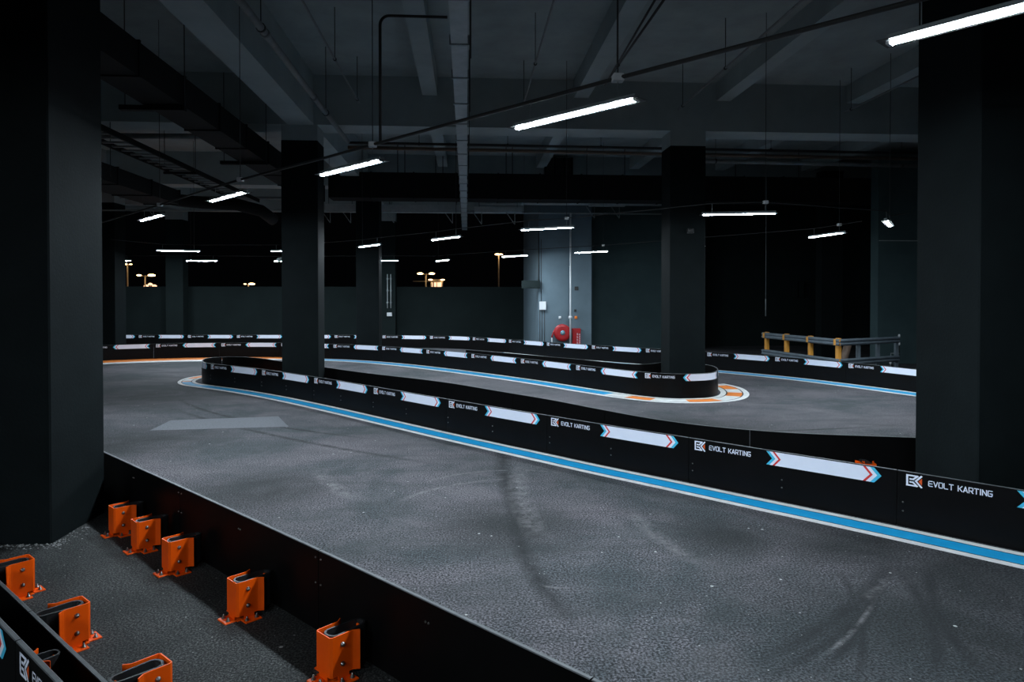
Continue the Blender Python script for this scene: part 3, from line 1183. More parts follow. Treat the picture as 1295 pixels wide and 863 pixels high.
def conduit(label, start, order, end, boxes, r, rods):
    """a pipe that passes over the hangers of the listed lights, from right to left"""
    pts = [PX(*start, ZC) if len(start) == 2 else Vector((start[0], start[1], ZC))]
    for i in order:
        a, b = HANG[i]
        pair = [Vector((a.x, a.y, ZC)), Vector((b.x, b.y, ZC))]
        pair.sort(key=lambda p: (p - pts[-1]).length)
        pts += pair
    pts.append(PX(*end, ZC) if len(end) == 2 else Vector((end[0], end[1], ZC)))
    t = thing('light_conduit', label, 'conduit', pts[0])
    org = Vector(pts[0])
    MB().tube([p - org for p in pts], r, 7).obj('pipe', 'dark_pipe', t)
    for i, bx in rods:
        p = pts[i] - org
        if bx:
            MB().box((p.x - 0.04, p.y - 0.04, -0.025), (p.x + 0.04, p.y + 0.04, 0.028), bev=0.008).obj('junction_box', 'box_white', t)
        MB().tube([(p.x, p.y, 0.0), (p.x, p.y, SLAB - 0.02 - org.z)], 0.005, 5).obj('hanger_rod', 'dark_pipe', t)
    return t


conduit('thick dark conduit running diagonally overhead with the near tubes', (4.6, 0.9, 0), [4, 0, 1, 2, 3], (60, 302), (), 0.016, [(3, 1), (5, 1), (7, 1), (9, 1)])
conduit('conduit carrying the tubes behind the photographer', (-7.2, 1.6, 0), [22, 20, 21], (0.2, -4.7, 0), (), 0.014, [(1, 1), (3, 1), (5, 1)])
conduit('thin conduit sagging over the middle row of tubes', (1150, 270), [7, 5, 8, 9, 10, 12, 11], (140, 303), (), 0.008, [(1, 0), (3, 1), (5, 1), (7, 0), (10, 0), (13, 0)])
conduit('thin conduit over the farthest row of tubes', (1090, 280), [6, 19, 18, 17, 16, 15, 14, 13], (90, 325), (), 0.008, [(1, 1), (3, 1), (5, 0), (8, 0), (10, 0), (14, 0)])

# ------------------------------------------------------------------ overhead services
def pipe_run(name, label, cat, pts, r, matname, rods=(), rings=(), seg=10):
    t = thing(name, label, cat, pts[0])
    org = Vector(pts[0])
    MB().tube([Vector(p) - org for p in pts], r, seg).obj('pipe', matname, t)
    for p in rods:
        p = Vector(p) - org
        MB().tube([(p.x, p.y, p.z + r), (p.x, p.y, SLAB - 0.02 - org.z)], 0.007, 5).obj('hanger_rod', 'dark_pipe', t)
        MB().lathe([(r + 0.012, -0.018), (r + 0.012, 0.018)], p, (0, 1, 0) if abs(pts[-1][1] - pts[0][1]) > abs(pts[-1][0] - pts[0][0]) else (1, 0, 0), 10).obj('clamp', 'dark_pipe', t)
    for p in rings:
        p = Vector(p) - org
        MB().lathe([(r + 0.010, -0.05), (r + 0.010, 0.05)], p, (0, 1, 0) if abs(pts[-1][1] - pts[0][1]) > abs(pts[-1][0] - pts[0][0]) else (1, 0, 0), 12).obj('coupling', matname, t)
    return t


xp = -2.66
pipe_run('drain_pipe', 'grey pipe along the left ceiling beam ending in mid air', 'pipe', [(xp, 3, 5.6), (xp, 15.6, 5.6)], 0.052, 'pipe_grey',
         [(xp, 9.1, 5.6), (xp, 13.2, 5.6)], [(xp, 9.3, 5.6), (xp, 12.2, 5.6), (xp, 7.2, 5.6)])
for x, lb in ((-2.15, 'thin sprinkler pipe left of the cable tray'), (1.15, 'thin sprinkler pipe right of the cable tray'),
              (4.40, 'thin sprinkler pipe above the right mid column'), (7.96, 'thin sprinkler pipe farthest right')):
    ys = [7.6, 11.4, 14.9]
    t = pipe_run('sprinkler_pipe', lb, 'pipe', [(x, 3, 6.0), (x, 13.95 if abs(x - 4.4) > 1 else 14.0, 6.0)], 0.017, 'pipe_grey', [(x, y, 6.0) for y in ys[:2]] + [(x, 13.7, 6.0)])
pipe_run('cross_pipe', 'dark pipe crossing under the ceiling behind the mid columns', 'pipe', [AY(440, 180.5, 17.2), AY(840, 188, 17.2), AY(1200, 195, 17.2)], 0.035, 'dark_pipe',
         [AY(530, 182, 17.2), AY(642, 184, 17.2), AY(760, 186, 17.2), AY(975, 190, 17.2)])
pipe_run('cross_pipe', 'brownish pipe crossing just below the dark cross pipe', 'pipe', [AY(440, 186.5, 17.4), AY(840, 195, 17.4), AY(1200, 202, 17.4)], 0.045, 'brown_wrap')
pipe_run('cross_pipe', 'grey pipe crossing at the right between the two right columns', 'pipe', [AY(880, 203.5, 18.2), AY(1200, 211, 18.2)], 0.055, 'pipe_grey', [AY(905, 204, 18.2), AY(1140, 210, 18.2)])
pipe_run('cross_pipe', 'pale pipe running far back under the black duct', 'pipe', [AY(604, 256.5, 24.2), AY(880, 258.5, 24.2)], 0.07, 'galvanised_pale', [], [AY(660, 257, 24.2), AY(760, 257.8, 24.2)])
pipe_run('cross_pipe', 'thin pale pipe below the far pale pipe', 'pipe', [AY(130, 266, 24.4), AY(880, 271, 24.4)], 0.028, 'galvanised_pale')
pipe_run('cross_pipe', 'grey far pipe left of the left mid column', 'pipe', [AY(150, 249, 25.6), AY(356, 251, 25.6)], 0.06, 'pipe_grey')
pipe_run('cross_pipe', 'grey pipe above the ladder tray at the far left', 'pipe', [AY(100, 171.5, 17.0), AY(300, 173, 17.0)], 0.07, 'pipe_grey')
# diagonal feeder conduits to the bright tube
f0, f1 = PX(845, -8, 5.05), PX(772, 97, 5.05)
pipe_run('feeder_conduit', 'upper of the paired conduits above the brightest tube', 'conduit', [f0, (f1.x, f1.y, 5.05)], 0.014, 'dark_pipe', [(f1.x, f1.y - 0.4, 5.05)])
f0, f1 = PX(833, -8, 5.0), PX(765, 108, 5.0)
pipe_run('feeder_conduit', 'lower of the paired conduits above the brightest tube', 'conduit', [f0, (f1.x, f1.y, 5.0)], 0.012, 'dark_pipe', [(f1.x, f1.y - 0.8, 5.0)])

# cable trunking straight down the middle
tr = thing('cable_tray', 'long galvanised cable tray running away overhead in the middle', 'cable tray', (-0.08, 4, 5.0))
for k in range(22):
    y = 0.5 + k * 1.2 - 1.4
    m = MB()
    m.box((-0.095, y, 0), (0.095, y + 1.17, 0.012))
    m.box((-0.095, y, 0.012), (-0.083, y + 1.17, 0.09))
    m.box((0.083, y, 0.012), (0.095, y + 1.17, 0.09))
    m.obj('tray_section', 'galvanised_pale', tr)
    MB().box((-0.115, y + 1.165, -0.014), (0.115, y + 1.205, 0.10)).obj('joint_plate', 'galvanised', tr)
    if k % 2 == 0 and k < 16:
        MB().tube([(0.135, y + 0.5, 0.02), (0.135, y + 0.5, SLAB - 0.02 - 5.0)], 0.007, 5).obj('hanger_rod', 'dark_pipe', tr)
# conduit that leaves the tray and drops to the light row
a = PX(481, 185, ZC)
yb = a.y
zt = 5.06
cp = [(-0.20, yb, zt)]
for k in range(7):
    an = math.pi / 2 * k / 6
    cp.append((a.x + 0.10 - 0.10 * math.sin(an), yb, zt - 0.10 + 0.10 * math.cos(an)))
cp.append((a.x, yb, ZC + 0.03))
dc = thing('drop_conduit', 'bent dark conduit dropping from the cable tray to the light row', 'conduit', (a.x, yb, ZC + 0.035))
org = Vector(dc.location)
MB().tube([Vector(p) - org for p in cp], 0.016, 8).obj('pipe', 'dark_pipe', dc)

# black air ducts
XD = (-4.85, -4.28)
d1 = thing('air_duct', 'black square air duct running away under the ceiling at the left', 'duct', ((XD[0] + XD[1]) / 2, 2.0, 5.0))
for k in range(13):
    y = k * 1.46
    MB().box((-0.285, y, 0), (0.285, y + 1.43, 0.45)).obj('duct_section', 'black_paint', d1)
    MB().box((-0.305, y + 1.425, -0.02), (0.305, y + 1.465, 0.47)).obj('flange', 'black_paint', d1)
for y in (4.4, 8.6, 12.8):
    MB().box((-0.62, y, -0.09), (0.33, y + 0.10, -0.02)).obj('hanger_bar', 'black_paint', d1)
    for sx in (-0.55, 0.32):
        MB().tube([(sx, y + 0.05, -0.02), (sx, y + 0.05, SLAB - 0.02 - 5.0)], 0.008, 5).obj('hanger_rod', 'dark_pipe', d1)
d2 = thing('air_duct', 'wide black air duct crossing the hall behind the mid columns', 'duct', (0, 21.5, 5.125))
for k in range(14):
    x = -4.2 + k * 1.3
    MB().box((x, -0.35, 0.02), (x + 1.27, 0.45, 0.80)).obj('duct_section', 'black_paint', d2)
    MB().box((x + 1.265, -0.37, 0.0), (x + 1.305, 0.47, 0.82)).obj('flange', 'black_paint', d2)
for px in (442, 503, 512, 551, 560, 640, 648, 700, 742, 790, 862, 930, 1010):
    p = AY(px, 225, 21.3)
    MB().tube([(p.x, -0.2, 0.80), (p.x, -0.2, SLAB - 0.02 - 5.125)], 0.014, 5).obj('hanger_rod', 'dark_pipe', d2)
# ladder tray and second duct far left
lt = thing('ladder_tray', 'black ladder cable tray at the far left under the ceiling', 'cable tray', (-6.5, 8.0, 4.95))
for sx in (-0.28, 0.28):
    MB().box((sx - 0.02, 0, 0), (sx + 0.02, 13, 0.10)).obj('rail', 'black_paint', lt)
for k in range(36):
    MB().box((-0.26, 0.15 + k * 0.36, 0.02), (0.26, 0.21 + k * 0.36, 0.05)).obj('rung', 'pipe_grey', lt)
for y in (3, 8):
    MB().box((-0.36, y, -0.05), (0.36, y + 0.06, 0.0)).obj('hanger_bar', 'black_paint', lt)
    for sx in (-0.34, 0.34):
        MB().tube([(sx, y + 0.03, -0.02), (sx, y + 0.03, SLAB - 0.02 - 4.95)], 0.008, 5).obj('hanger_rod', 'dark_pipe', lt)
d3 = thing('air_duct', 'black duct with a bent end below the ladder tray at the far left', 'duct', (-8.0, 9.0, 4.55))
for k in range(6):
    MB().box((-0.45, k * 1.6, 0), (0.45, k * 1.6 + 1.57, 0.36)).obj('duct_section', 'black_paint', d3)
    MB().box((-0.47, k * 1.6 + 1.56, -0.02), (0.47, k * 1.6 + 1.605, 0.38)).obj('flange', 'black_paint', d3)
MB().tube([(0, 9.6, 0.18), (0.2, 10.1, 0.18), (0.7, 10.5, 0.17), (1.6, 10.6, 0.14), (2.2, 10.8, 0.0), (2.4, 11.3, -0.2)], 0.17, 12).obj('bend', 'black_paint', d3)
for y in (1.0, 6.0):
    for sx in (-0.49, 0.49):
        MB().tube([(sx, y, 0.1), (sx, y, SLAB - 0.02 - 4.55)], 0.008, 5).obj('hanger_rod', 'dark_pipe', d3)

# pale trunking lengths at the back with their little brackets
for (xa, xb, ya, yb_, lb) in ((412, 449, 258.5, 268, 'short pale trunking end right of the left mid column, far back'),
                              (482, 588, 260, 268, 'long pale trunking far back left of the cable tray'),
                              (600, 660, 262.5, 268.5, 'dull trunking far back right of the cable tray'),
                              (131, 205, 254, 259, 'pale trunking far back beside the massive left column'),
                              (745, 790, 255, 261, 'small pale box under the far pale pipe')):
    Y = 26.6 if xa < 590 else 23.95
    A, B = AY(xa, yb_, Y), AY(xb, ya, Y)
    t = thing('trunking', lb, 'trunking', ((A.x + B.x) / 2, Y, A.z))
    w = (B.x - A.x) / 2
    MB().box((-w, -0.12, 0), (w, 0.12, B.z - A.z), bev=0.01).obj('casing', 'galvanised_pale', t)
    for sx in (-0.7, 0.7):
        if w > 0.5:
            MB().tube([(sx * w, 0.0, 0.0), (sx * w, 0, -0.42)], 0.014, 5).obj('bracket', 'galvanised', t)
            MB().tube([(sx * w - 0.30, 0.0, 0.0), (sx * w, 0, -0.42)], 0.014, 5).obj('bracket', 'galvanised', t)
    for sx in (-0.8, 0.8):
        MB().tube([(sx * w, 0, B.z - A.z), (sx * w, 0, SLAB - 0.02 - A.z)], 0.010, 5).obj('hanger_rod', 'dark_pipe', t)

# dark vent box against the second cross beam
A, B = AY(689, 228, 22.7), AY(725, 199, 22.7)
vb = thing('vent_box', 'dark louvred vent box above the wide black duct', 'vent', ((A.x + B.x) / 2, 22.85, A.z))
w, h = (B.x - A.x) / 2, B.z - A.z
MB().box((-w, -0.02, 0), (w, 0.18, h)).obj('backing', 'dark_pipe', vb)
for sx in (-w, -w * 0.35, w * 0.35, w - 0.06):
    MB().box((sx, -0.10, 0), (sx + 0.06, -0.02, h)).obj('frame_bar', 'black_paint', vb)

# ------------------------------------------------------------------ services on the back walls
# pilaster pipes and box
pp = AY(491.5, 350, 30.46)
for px, lb in ((490.0, 'left of the two thin pale pipes on the pilaster'), (494.3, 'right of the two thin pale pipes on the pilaster')):
    A, B = AY(px, 390, 30.455), AY(px, 347, 30.455)
    t = thing('wall_pipe', lb, 'pipe', A)
    MB().tube([(0, 0, 0), (0, 0, B.z - A.z)], 0.022, 8).obj('pipe', 'galvanised_pale', t)
    for k in (0.15, 0.5, 0.85):
        MB().box((-0.04, -0.03, (B.z - A.z) * k), (0.04, 0.05, (B.z - A.z) * k + 0.05)).obj('clip', 'galvanised', t)
A, B = AY(489.5, 400, 30.42), AY(495.5, 395.5, 30.42)
t = thing('socket_box', 'small white box under the pilaster pipes', 'box', ((A.x + B.x) / 2, 30.44, A.z))
MB().box((-0.11, -0.06, 0), (0.11, 0.075, B.z - A.z), bev=0.01).obj('body', 'box_white', t)
MB().box((-0.07, -0.075, 0.03), (0.07, -0.06, B.z - A.z - 0.03)).obj('cover', 'box_white', t)

# hose reel
wy = hy
R0 = AY(711.5, 421, wy - 0.22)
hr = thing('hose_reel', 'round red fire hose reel with blue hub on the grey wall', 'hose reel', (R0.x, wy - 0.004, R0.z))
MB().lathe([(0.10, 0.0), (0.30, 0.0), (0.305, 0.012), (0.30, 0.024), (0.20, 0.030)], (0, -0.09, 0), (0, 1, 0), 28).obj('drum_plate', 'fire_red', hr)
MB().lathe([(0.20, 0.0), (0.30, 0.0), (0.305, 0.012), (0.29, 0.022), (0.24, 0.030), (0.11, 0.016), (0.09, 0.02)], (0, -0.24, 0), (0, 1, 0), 28).obj('drum_plate', 'fire_red', hr)
MB().lathe([(0.235, 0.0), (0.235, 0.13)], (0, -0.215, 0), (0, 1, 0), 24).obj('hose_coil', 'rubber', hr)
MB().lathe([(0.05, 0.0), (0.085, 0.01), (0.085, 0.05)], (0, -0.262, 0), (0, 1, 0), 16).obj('hub', 'hub_blue', hr)
MB().lathe([(0.03, 0.0), (0.03, 0.02)], (0, -0.28, 0), (0, 1, 0), 10).obj('hub_cap', 'galvanised_pale', hr)
MB().box((-0.05, -0.065, -0.10), (0.05, 0.0, 0.10)).obj('bracket', 'fire_red', hr)
MB().tube([(-0.28, -0.15, 0.10), (-0.34, -0.16, -0.02), (-0.37, -0.16, -0.12), (-0.38, -0.15, -0.18)], 0.025, 8).obj('hose_end', 'fire_red', hr)
MB().lathe([(0.016, 0.0), (0.028, 0.02), (0.028, 0.12), (0.018, 0.16), (0.024, 0.18), (0.024, 0.27)], (-0.38, -0.15, -0.18), (0, 0, -1), 10).obj('nozzle', 'box_white', hr)
# red cabinet
A, B = AY(723.8, 436, wy - 0.15), AY(734.2, 415.5, wy - 0.15)
A.z = 0.35
fc = thing('fire_cabinet', 'narrow red fire cabinet with white lettering beside the hose reel', 'cabinet', ((A.x + B.x) / 2, wy, A.z))
w, h = (B.x - A.x) / 2, B.z - A.z
MB().box((-w, -0.19, 0), (w, 0.0, h), bev=0.012).obj('body', 'fire_red', fc)
dr = MB().box((-w + 0.015, -0.202, 0.02), (w - 0.015, -0.19, h - 0.03), bev=0.004).obj('door', 'fire_red', fc)
for col_x, kk, th_ in ((0.035, 6, 0.012), (0.115, 9, 0.009)):
    lm = MB()
    for i in range(kk):
        z = h - 0.24 - i * (0.62 / kk)
        s_ = 0.55 / kk
        lm.box((col_x - 0.024, -0.2045, z), (col_x - 0.024 + th_, -0.202, z + s_ * 0.8))
        lm.box((col_x - 0.024, -0.2045, z), (col_x + 0.022, -0.202, z + 0.012))
        lm.box((col_x - 0.024, -0.2045, z + s_ * 0.45), (col_x + 0.018, -0.202, z + s_ * 0.45 + 0.010))
    lm.obj('lettering', 'white_print', dr)
# pale vertical pipe
A, B = AY(721.3, 440, wy - 0.30), AY(721.3, 270, wy - 0.30)
vp = thing('wall_pipe', 'long pale vertical pipe running down beside the hose reel', 'pipe', (A.x, wy - 0.30, 0))
MB().tube([(0, 0, 0), (0, 0, B.z)], 0.032, 10).obj('pipe', 'box_white', vp)
zc = AY(721, 401.5, wy - 0.30).z
MB().lathe([(0.045, -0.05), (0.07, -0.03), (0.07, 0.03), (0.045, 0.05)], (0, 0, zc), (0, 0, 1), 12).obj('coupling', 'box_white', vp)
for z in (1.0, 3.2, 4.6):
    MB().box((-0.012, 0, z), (0.012, 0.30, z + 0.03)).obj('standoff', 'galvanised', vp)
# white box with two cables
A, B = AY(682, 392, wy), AY(690.3, 381.5, wy)
wb = thing('switch_box', 'white electrical box on the grey wall left of the hose reel', 'box', ((A.x + B.x) / 2, wy, A.z))
w, h = (B.x - A.x) / 2, B.z - A.z
MB().box((-w, -0.09, 0), (w, 0, h), bev=0.012).obj('body', 'box_white', wb)
MB().box((-w + 0.012, -0.098, 0.012), (w - 0.012, -0.09, h - 0.012)).obj('cover', 'box_white', wb)
for sx in (-0.10, -0.02, 0.07):
    MB().tube([(sx, -0.014, 0), (sx, -0.014, -A.z + 0.02)], 0.010, 6).obj('cable', 'dark_pipe', wb)
MB().tube([(-0.05, -0.014, h), (-0.05, -0.014, 4.2 - A.z)], 0.010, 6).obj('cable', 'dark_pipe', wb)
# small call points
for px, py, sz, mt, lb in ((708, 401.5, 0.045, 'box_white', 'tiny white switch above the hose reel'),
                           (728.3, 401.7, 0.05, 'kerb_orange', 'small orange call point right of the pale vertical pipe'),
                           (727.5, 393, 0.045, 'dark_pipe', 'small dark fitting above the orange call point'),
                           (729, 365, 0.07, 'dark_pipe', 'round dark sounder high on the grey wall')):
    p = AY(px, py, wy)
    t = thing('wall_fitting', lb, 'fitting', (p.x, wy, p.z))
    MB().box((-sz, -0.03, -sz), (sz, 0, sz), bev=0.01).obj('back_box', mt, t)
    MB().lathe([(sz * 0.7, 0), (sz * 0.6, 0.02)], (0, -0.03, 0), (0, -1, 0), 12).obj('front', mt, t)
# grey box on the corner
A, B = AY(660, 365, wy - 0.20), AY(683, 355, wy - 0.20)
gb = thing('corner_box', 'dull grey box fixed on the corner of the grey wall', 'box', ((A.x + B.x) / 2, wy - 0.20, A.z))
w, h = (B.x - A.x) / 2, B.z - A.z
MB().box((-w, 0.0, 0), (w, 0.199, h), bev=0.01).obj('body', 'charcoal_wall', gb)
MB().box((-w + 0.03, -0.012, 0.03), (w - 0.03, 0.0, h - 0.03)).obj('cover', 'charcoal_wall', gb)
MB().tube([(w - 0.03, 0.17, h), (w - 0.03, 0.17, 2.2)], 0.02, 8).obj('riser', 'dark_pipe', gb)

# right side: two fat vertical ducts, panels, sign
for px, w_, lb in ((1045, 10, 'left of the two stout vertical ducts behind the guard rail'), (1059.5, 12, 'right of the two stout vertical ducts behind the guard rail')):
    p = AY(px, 400, 24.4)
    r = w_ / 2 / F * 24.4
    t = thing('vertical_duct', lb, 'duct', (p.x, 24.4, 0))
    MB().tube([(0, 0, 0), (0, 0, SLAB - 0.02)], r, 16).obj('pipe', 'charcoal_wall', t)
    for k in range(14):
        MB().lathe([(r + 0.012, -0.012), (r + 0.012, 0.012)], (0, 0, 0.3 + k * 0.22 * (1 + 0.05 * k)), (0, 0, 1), 16).obj('rib', 'charcoal_wall', t)
for (xa, ya, xb, yb_, mt, lb) in ((1002, 376, 1009, 355, 'charcoal_wall', 'left of two grey electrical cabinets on the dark right wall'),
                                  (1010.5, 376, 1017, 356, 'charcoal_wall', 'right of two grey electrical cabinets on the dark right wall')):
    A, B = AY(xa, ya, 28.4), AY(xb, yb_, 28.4)
    t = thing('electric_cabinet', lb, 'cabinet', ((A.x + B.x) / 2, 28.6, A.z))
    w, h = (B.x - A.x) / 2, B.z - A.z
    MB().box((-w, -0.22, 0), (w, 0, h), bev=0.012).obj('body', mt, t)
    MB().box((-w + 0.02, -0.232, 0.02), (w - 0.02, -0.22, h - 0.02)).obj('door', mt, t)
A, B = AY(1033.5, 404, 23.2), AY(1038.8, 387, 23.2)
sg = thing('notice_sign', 'narrow upright notice with dark marks beside the stout vertical ducts', 'sign', ((A.x + B.x) / 2, 23.2, 0))
w = (B.x - A.x) / 2
MB().tube([(0, 0.03, 0), (0, 0.03, B.z)], 0.02, 6).obj('post', 'dark_pipe', sg)
bd = MB().box((-w, -0.01, A.z), (w, 0.01, B.z)).obj('board', 'galvanised_pale', sg)
mk = MB()
for i in range(5):
    z = B.z - 0.08 - i * (B.z - A.z - 0.06) / 5
    mk.box((-w * 0.7, -0.013, z - 0.035), (w * 0.6, -0.010, z - 0.020))
    mk.box((-w * 0.5, -0.013, z - 0.05), (-w * 0.3, -0.010, z + 0.02))
    mk.box((w * 0.15, -0.013, z - 0.05), (w * 0.35, -0.010, z + 0.015))
mk.obj('marks', 'dark_pipe', bd)
# hanging wire right
A, B = AY(968.3, 400, 21.0), AY(968.3, 262, 21.0)
hw = thing('drop_cable', 'thin pale cable hanging down the dark right wall', 'cable', A)
MB().tube([(0, 0, 0), (0.0, 0, 0.5), (0, 0, 0.55)], 0.016, 6).obj('weight', 'galvanised', hw)
MB().tube([(0, 0, 0.5), (0, 0, SLAB - 0.02 - A.z)], 0.007, 5).obj('cable', 'galvanised', hw)

# guard rail
def rail_pt(px, py, z):
    return PX(px, py, z)


g_a, g_b = PX(964, 421.5, 1.02), PX(1062, 430.5, 1.02)
g_c = PX(1137, 427.0, 1.02)
gr = thing('guard_rail', 'zinc guard rail with amber posts behind the outer barrier', 'guard rail', (g_a.x, g_a.y, 0))
org = Vector((g_a.x, g_a.y, 0))


def rail_beam(p, q, zc_):
    m = MB()
    d = (V2(q) - V2(p)).normalized()
    nn = Vector((d.y, -d.x))
    prof = [(0.0, -0.085), (0.03, -0.055), (0.03, -0.03), (0.0, 0.0), (0.03, 0.03), (0.03, 0.055), (0.0, 0.085)]
    for pt in (V2(p), V2(q)):
        for o_, z in prof:
            m.v.append(Vector((pt.x + nn.x * o_, pt.y + nn.y * o_, zc_ + z)) - org)
        for o_, z in reversed(prof):
            m.v.append(Vector((pt.x + nn.x * (o_ - 0.006), pt.y + nn.y * (o_ - 0.006), zc_ + z)) - org)
    for k in range(14):
        j = (k + 1) % 14
        m.face((k, j, 14 + j, 14 + k))
    m.face(tuple(range(13, -1, -1)))
    m.face(tuple(range(14, 28)))
    return m


for z in (0.96, 0.46):
    rail_beam(g_a, g_b, z).obj('rail', 'rail_zinc', gr)
    rail_beam(g_b, g_c, z).obj('rail', 'rail_zinc', gr)
for px, py in ((967.5, 421.8), (992.5, 424.1), (1022.5, 426.8), (1057.5, 430.0)):
    p = PX(px, py, 1.02)
    d = (V2(g_b) - V2(g_a)).normalized()
    nn = Vector((-d.y, d.x))
    p2 = V2(p) + nn * 0.065 - V2(org)
    ang = math.atan2(d.y, d.x)
    o = MB().box((-0.055, -0.05, 0), (0.055, 0.05, 1.06), bev=0.006).obj('post', 'post_amber', gr)
    o.location = (p2.x, p2.y, 0)
    o.rotation_euler = (0, 0, ang)
    p3 = V2(p) - nn * 0.045 - V2(org)
    o = MB().box((-0.04, -0.006, 0.89), (0.04, 0.006, 1.04)).obj('reflector', 'post_amber', gr)
    o.location = (p3.x, p3.y, 0)
    o.rotation_euler = (0, 0, ang)
for k in (0.33, 0.66, 0.99):
    p2 = V2(g_b).lerp(V2(g_c), k) + Vector((0, 0.09)) - V2(org)
    MB().box((p2.x - 0.04, p2.y - 0.04, 0), (p2.x + 0.04, p2.y + 0.04, 1.04)).obj('post', 'rail_zinc', gr)
# rolled mat on the rail corner
A = PX(1085.5, 441.5, 0.72)
rm = thing('rolled_mat', 'short tilted brownish roll leaning behind the guard rail corner', 'roll', (A.x, A.y + 0.7, 0))
MB().tube([(-0.14, 0, 0.0), (0.02, 0, 0.45), (0.12, 0, 0.80)], 0.10, 14).obj('roll', 'brown_wrap', rm)
MB().lathe([(0.03, 0.0), (0.085, 0.004)], (0.12, 0, 0.80), (0.27, 0, 0.96), 12).obj('core', 'galvanised', rm)
# thin standpipe with taps at the right
A = AY(1137, 456, 19.9)
spx = thing('stand_pipe', 'thin pale standpipe with a side tap against the right wall', 'pipe', (A.x, 19.9, 0))
zt_, zm = AY(1137, 425, 19.9).z, AY(1137, 447, 19.9).z
MB().tube([(0, 0, zm), (0, 0, zt_)], 0.016, 6).obj('pipe', 'dark_pipe', spx)
MB().tube([(0.02, 0, zm), (-0.26, 0, zm), (-0.26, 0, zm - 0.2), (-0.27, 0, 0)], 0.016, 6).obj('branch', 'galvanised', spx)
for dx, z in ((0, zt_), (0, AY(1137, 435, 19.9).z), (-0.27, AY(1137, 459, 19.9).z)):
    MB().lathe([(0.018, -0.05), (0.032, -0.02), (0.032, 0.03), (0.018, 0.05)], (dx, 0, z), (0, 0, 1), 10).obj('tap', 'box_white', spx)

# emergency pin light and speaker on the right mid column
p = AY(892.3, 312, y3 + 0.2)
pl = thing('indicator_lamp', 'tiny white indicator light on the right mid column edge', 'light', (AY(892.3, 300, y3).x, y3 + 0.12, p.z))
MB().box((0.0, -0.02, -0.025), (0.03, 0.02, 0.025)).obj('body', 'dark_pipe', pl)
MB().lathe([(0.014, 0), (0.010, 0.012)], (0.018, -0.02, 0), (0, -1, 0), 10).obj('lens', 'pin_glow', pl)
p = AY(872, 292.5, y3)
sp = thing('wall_speaker', 'small dark speaker high on the right mid column', 'speaker', (p.x, y3, p.z))
MB().box((-0.07, -0.10, -0.05), (0.07, 0.0, 0.05), bev=0.01).obj('body', 'rubber', sp)
MB().lathe([(0.04, 0), (0.03, 0.006)], (0, -0.10, 0), (0, -1, 0), 12).obj('cone', 'dark_pipe', sp)
# camera by the left mid column
A = AY(349.5, 327, y2 + 0.3)
cx_ = AY(355.8, 300, y2).x
sc_ = thing('security_camera', 'small grey security camera on the left side of the left mid column', 'camera', (cx_, y2 + 0.3, A.z))
MB().tube([(0.0, 0, 0.0), (-0.06, 0, 0.0)], 0.02, 8).obj('bracket', 'galvanised', sc_)
MB().lathe([(0.03, 0.0), (0.042, 0.02), (0.042, 0.15), (0.036, 0.16)], (-0.06, 0.06, 0.0), (-0.5, -0.9, -0.25), 12).obj('body', 'galvanised_pale', sc_)

# ------------------------------------------------------------------ night outside
def street_lamp(px, y_head, heads, label, Y=62.0, pole_r=0.07, glow=0.26):
    top = AY(px, y_head, Y)
    t = thing('street_lamp', label, 'street lamp', (top.x, Y, -4.0))
    h = top.z + 4.0
    MB().tube([(0, 0, 0), (0, 0, h * 0.5), (0, 0, h)], pole_r, 8, radii=[pole_r * 1.4, pole_r, pole_r * 0.8]).obj('pole', 'lamp_pole', t)
    for dx, s_ in heads:
        MB().tube([(0, 0, h - 0.1), (dx * 0.6, 0, h)], 0.05, 6).obj('arm', 'lamp_pole', t)
        MB().lathe([(0.10 * s_, -0.07 * s_), (glow * s_, -0.03 * s_), (glow * s_, 0.05 * s_), (0.12 * s_, 0.10 * s_)], (dx, 0, h), (0, 0.0, 1), 14).obj('lantern', 'sodium_glow', t)
    return t


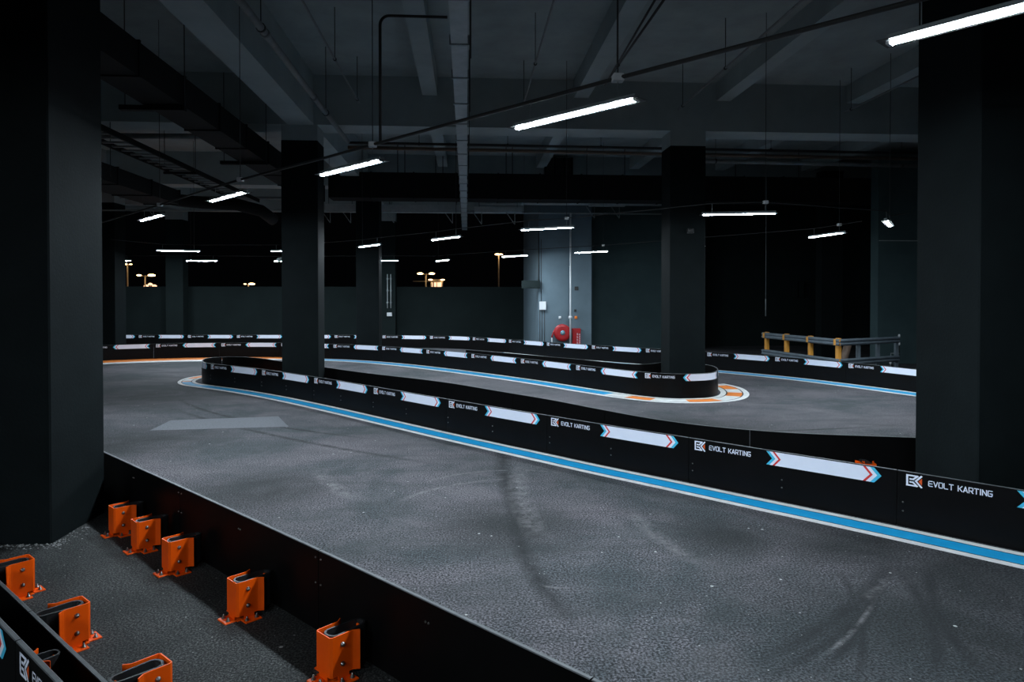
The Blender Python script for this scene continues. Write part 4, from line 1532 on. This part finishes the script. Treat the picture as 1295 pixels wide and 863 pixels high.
street_lamp(161.2, 334.5, ((-0.24, 0.8), (0.28, 0.45)), 'leftmost street lamp with a tall pole outside')
street_lamp(183.5, 348.5, ((-0.50, 0.75), (0.56, 1.1)), 'low bright street lamp second from left outside')
street_lamp(314, 359.5, ((-0.28, 0.45), (0.30, 1.0)), 'street lamp barely above the parapet near the left mid column')
street_lamp(538.8, 346.4, ((-0.52, 1.0), (0.52, 1.0)), 'twin-headed street lamp over the parapet centre')
street_lamp(630.8, 322, ((-0.14, 0.8), (0.18, 0.7)), 'tallest street lamp seen right of centre outside')
street_lamp(564.2, 364.5, ((-0.12, 0.7),), 'tiny street lamp right of the glowing kiosk')
# glowing canopy below the second lamp
A = AY(183.5, 361, 62)
cn = thing('lit_canopy', 'small glowing canopy at the foot of the low bright street lamp outside', 'canopy', (A.x, 63.0, -4.0))
hh = A.z + 4.0
MB().box((-0.05, -0.05, 0), (0.05, 0.05, hh)).obj('post', 'lamp_pole', cn)
for dx in (-0.36, 0.0, 0.36):
    MB().lathe([(0.22, -0.08), (0.18, 0.05), (0.05, 0.13)], (dx, 0, hh + (0.1 if dx == 0 else -0.05)), (0, 0, 1), 10).obj('dome', 'kiosk_glow', cn)
# kiosk and its boom
A, B = AY(546, 366, 66), AY(558.5, 357.5, 66)
ks = thing('lit_kiosk', 'glowing kiosk window just over the parapet centre outside', 'kiosk', ((A.x + B.x) / 2, 66, -4.0))
w = (B.x - A.x) / 2
MB().box((-w - 0.1, 0.0, 0), (w + 0.1, 1.6, B.z + 4.3)).obj('body', 'lamp_pole', ks)
for sx in (-1, 1):
    MB().box((sx * w * 0.52 - w * 0.43, -0.05, A.z + 3.6), (sx * w * 0.52 + w * 0.43, 0.0, B.z + 4.0)).obj('window', 'kiosk_glow', ks)
    MB().lathe([(0.12, -0.05), (0.22, 0.0), (0.12, 0.06)], (sx * (w + 0.1), -0.3, B.z + 4.25), (0, 0, 1), 10).obj('lantern', 'sodium_glow', ks)
A, B = AY(522, 356, 64), AY(548, 356, 64)
bo = thing('barrier_boom', 'thin pale horizontal boom beside the glowing kiosk', 'boom', (B.x, 64, -4.0))
MB().box((-0.06, -0.06, 0), (0.06, 0.06, A.z + 4.0)).obj('post', 'lamp_pole', bo)
MB().tube([(0, 0, A.z + 4.0), (A.x - B.x, 0, A.z + 4.0)], 0.05, 6).obj('arm', 'lamp_pole', bo)
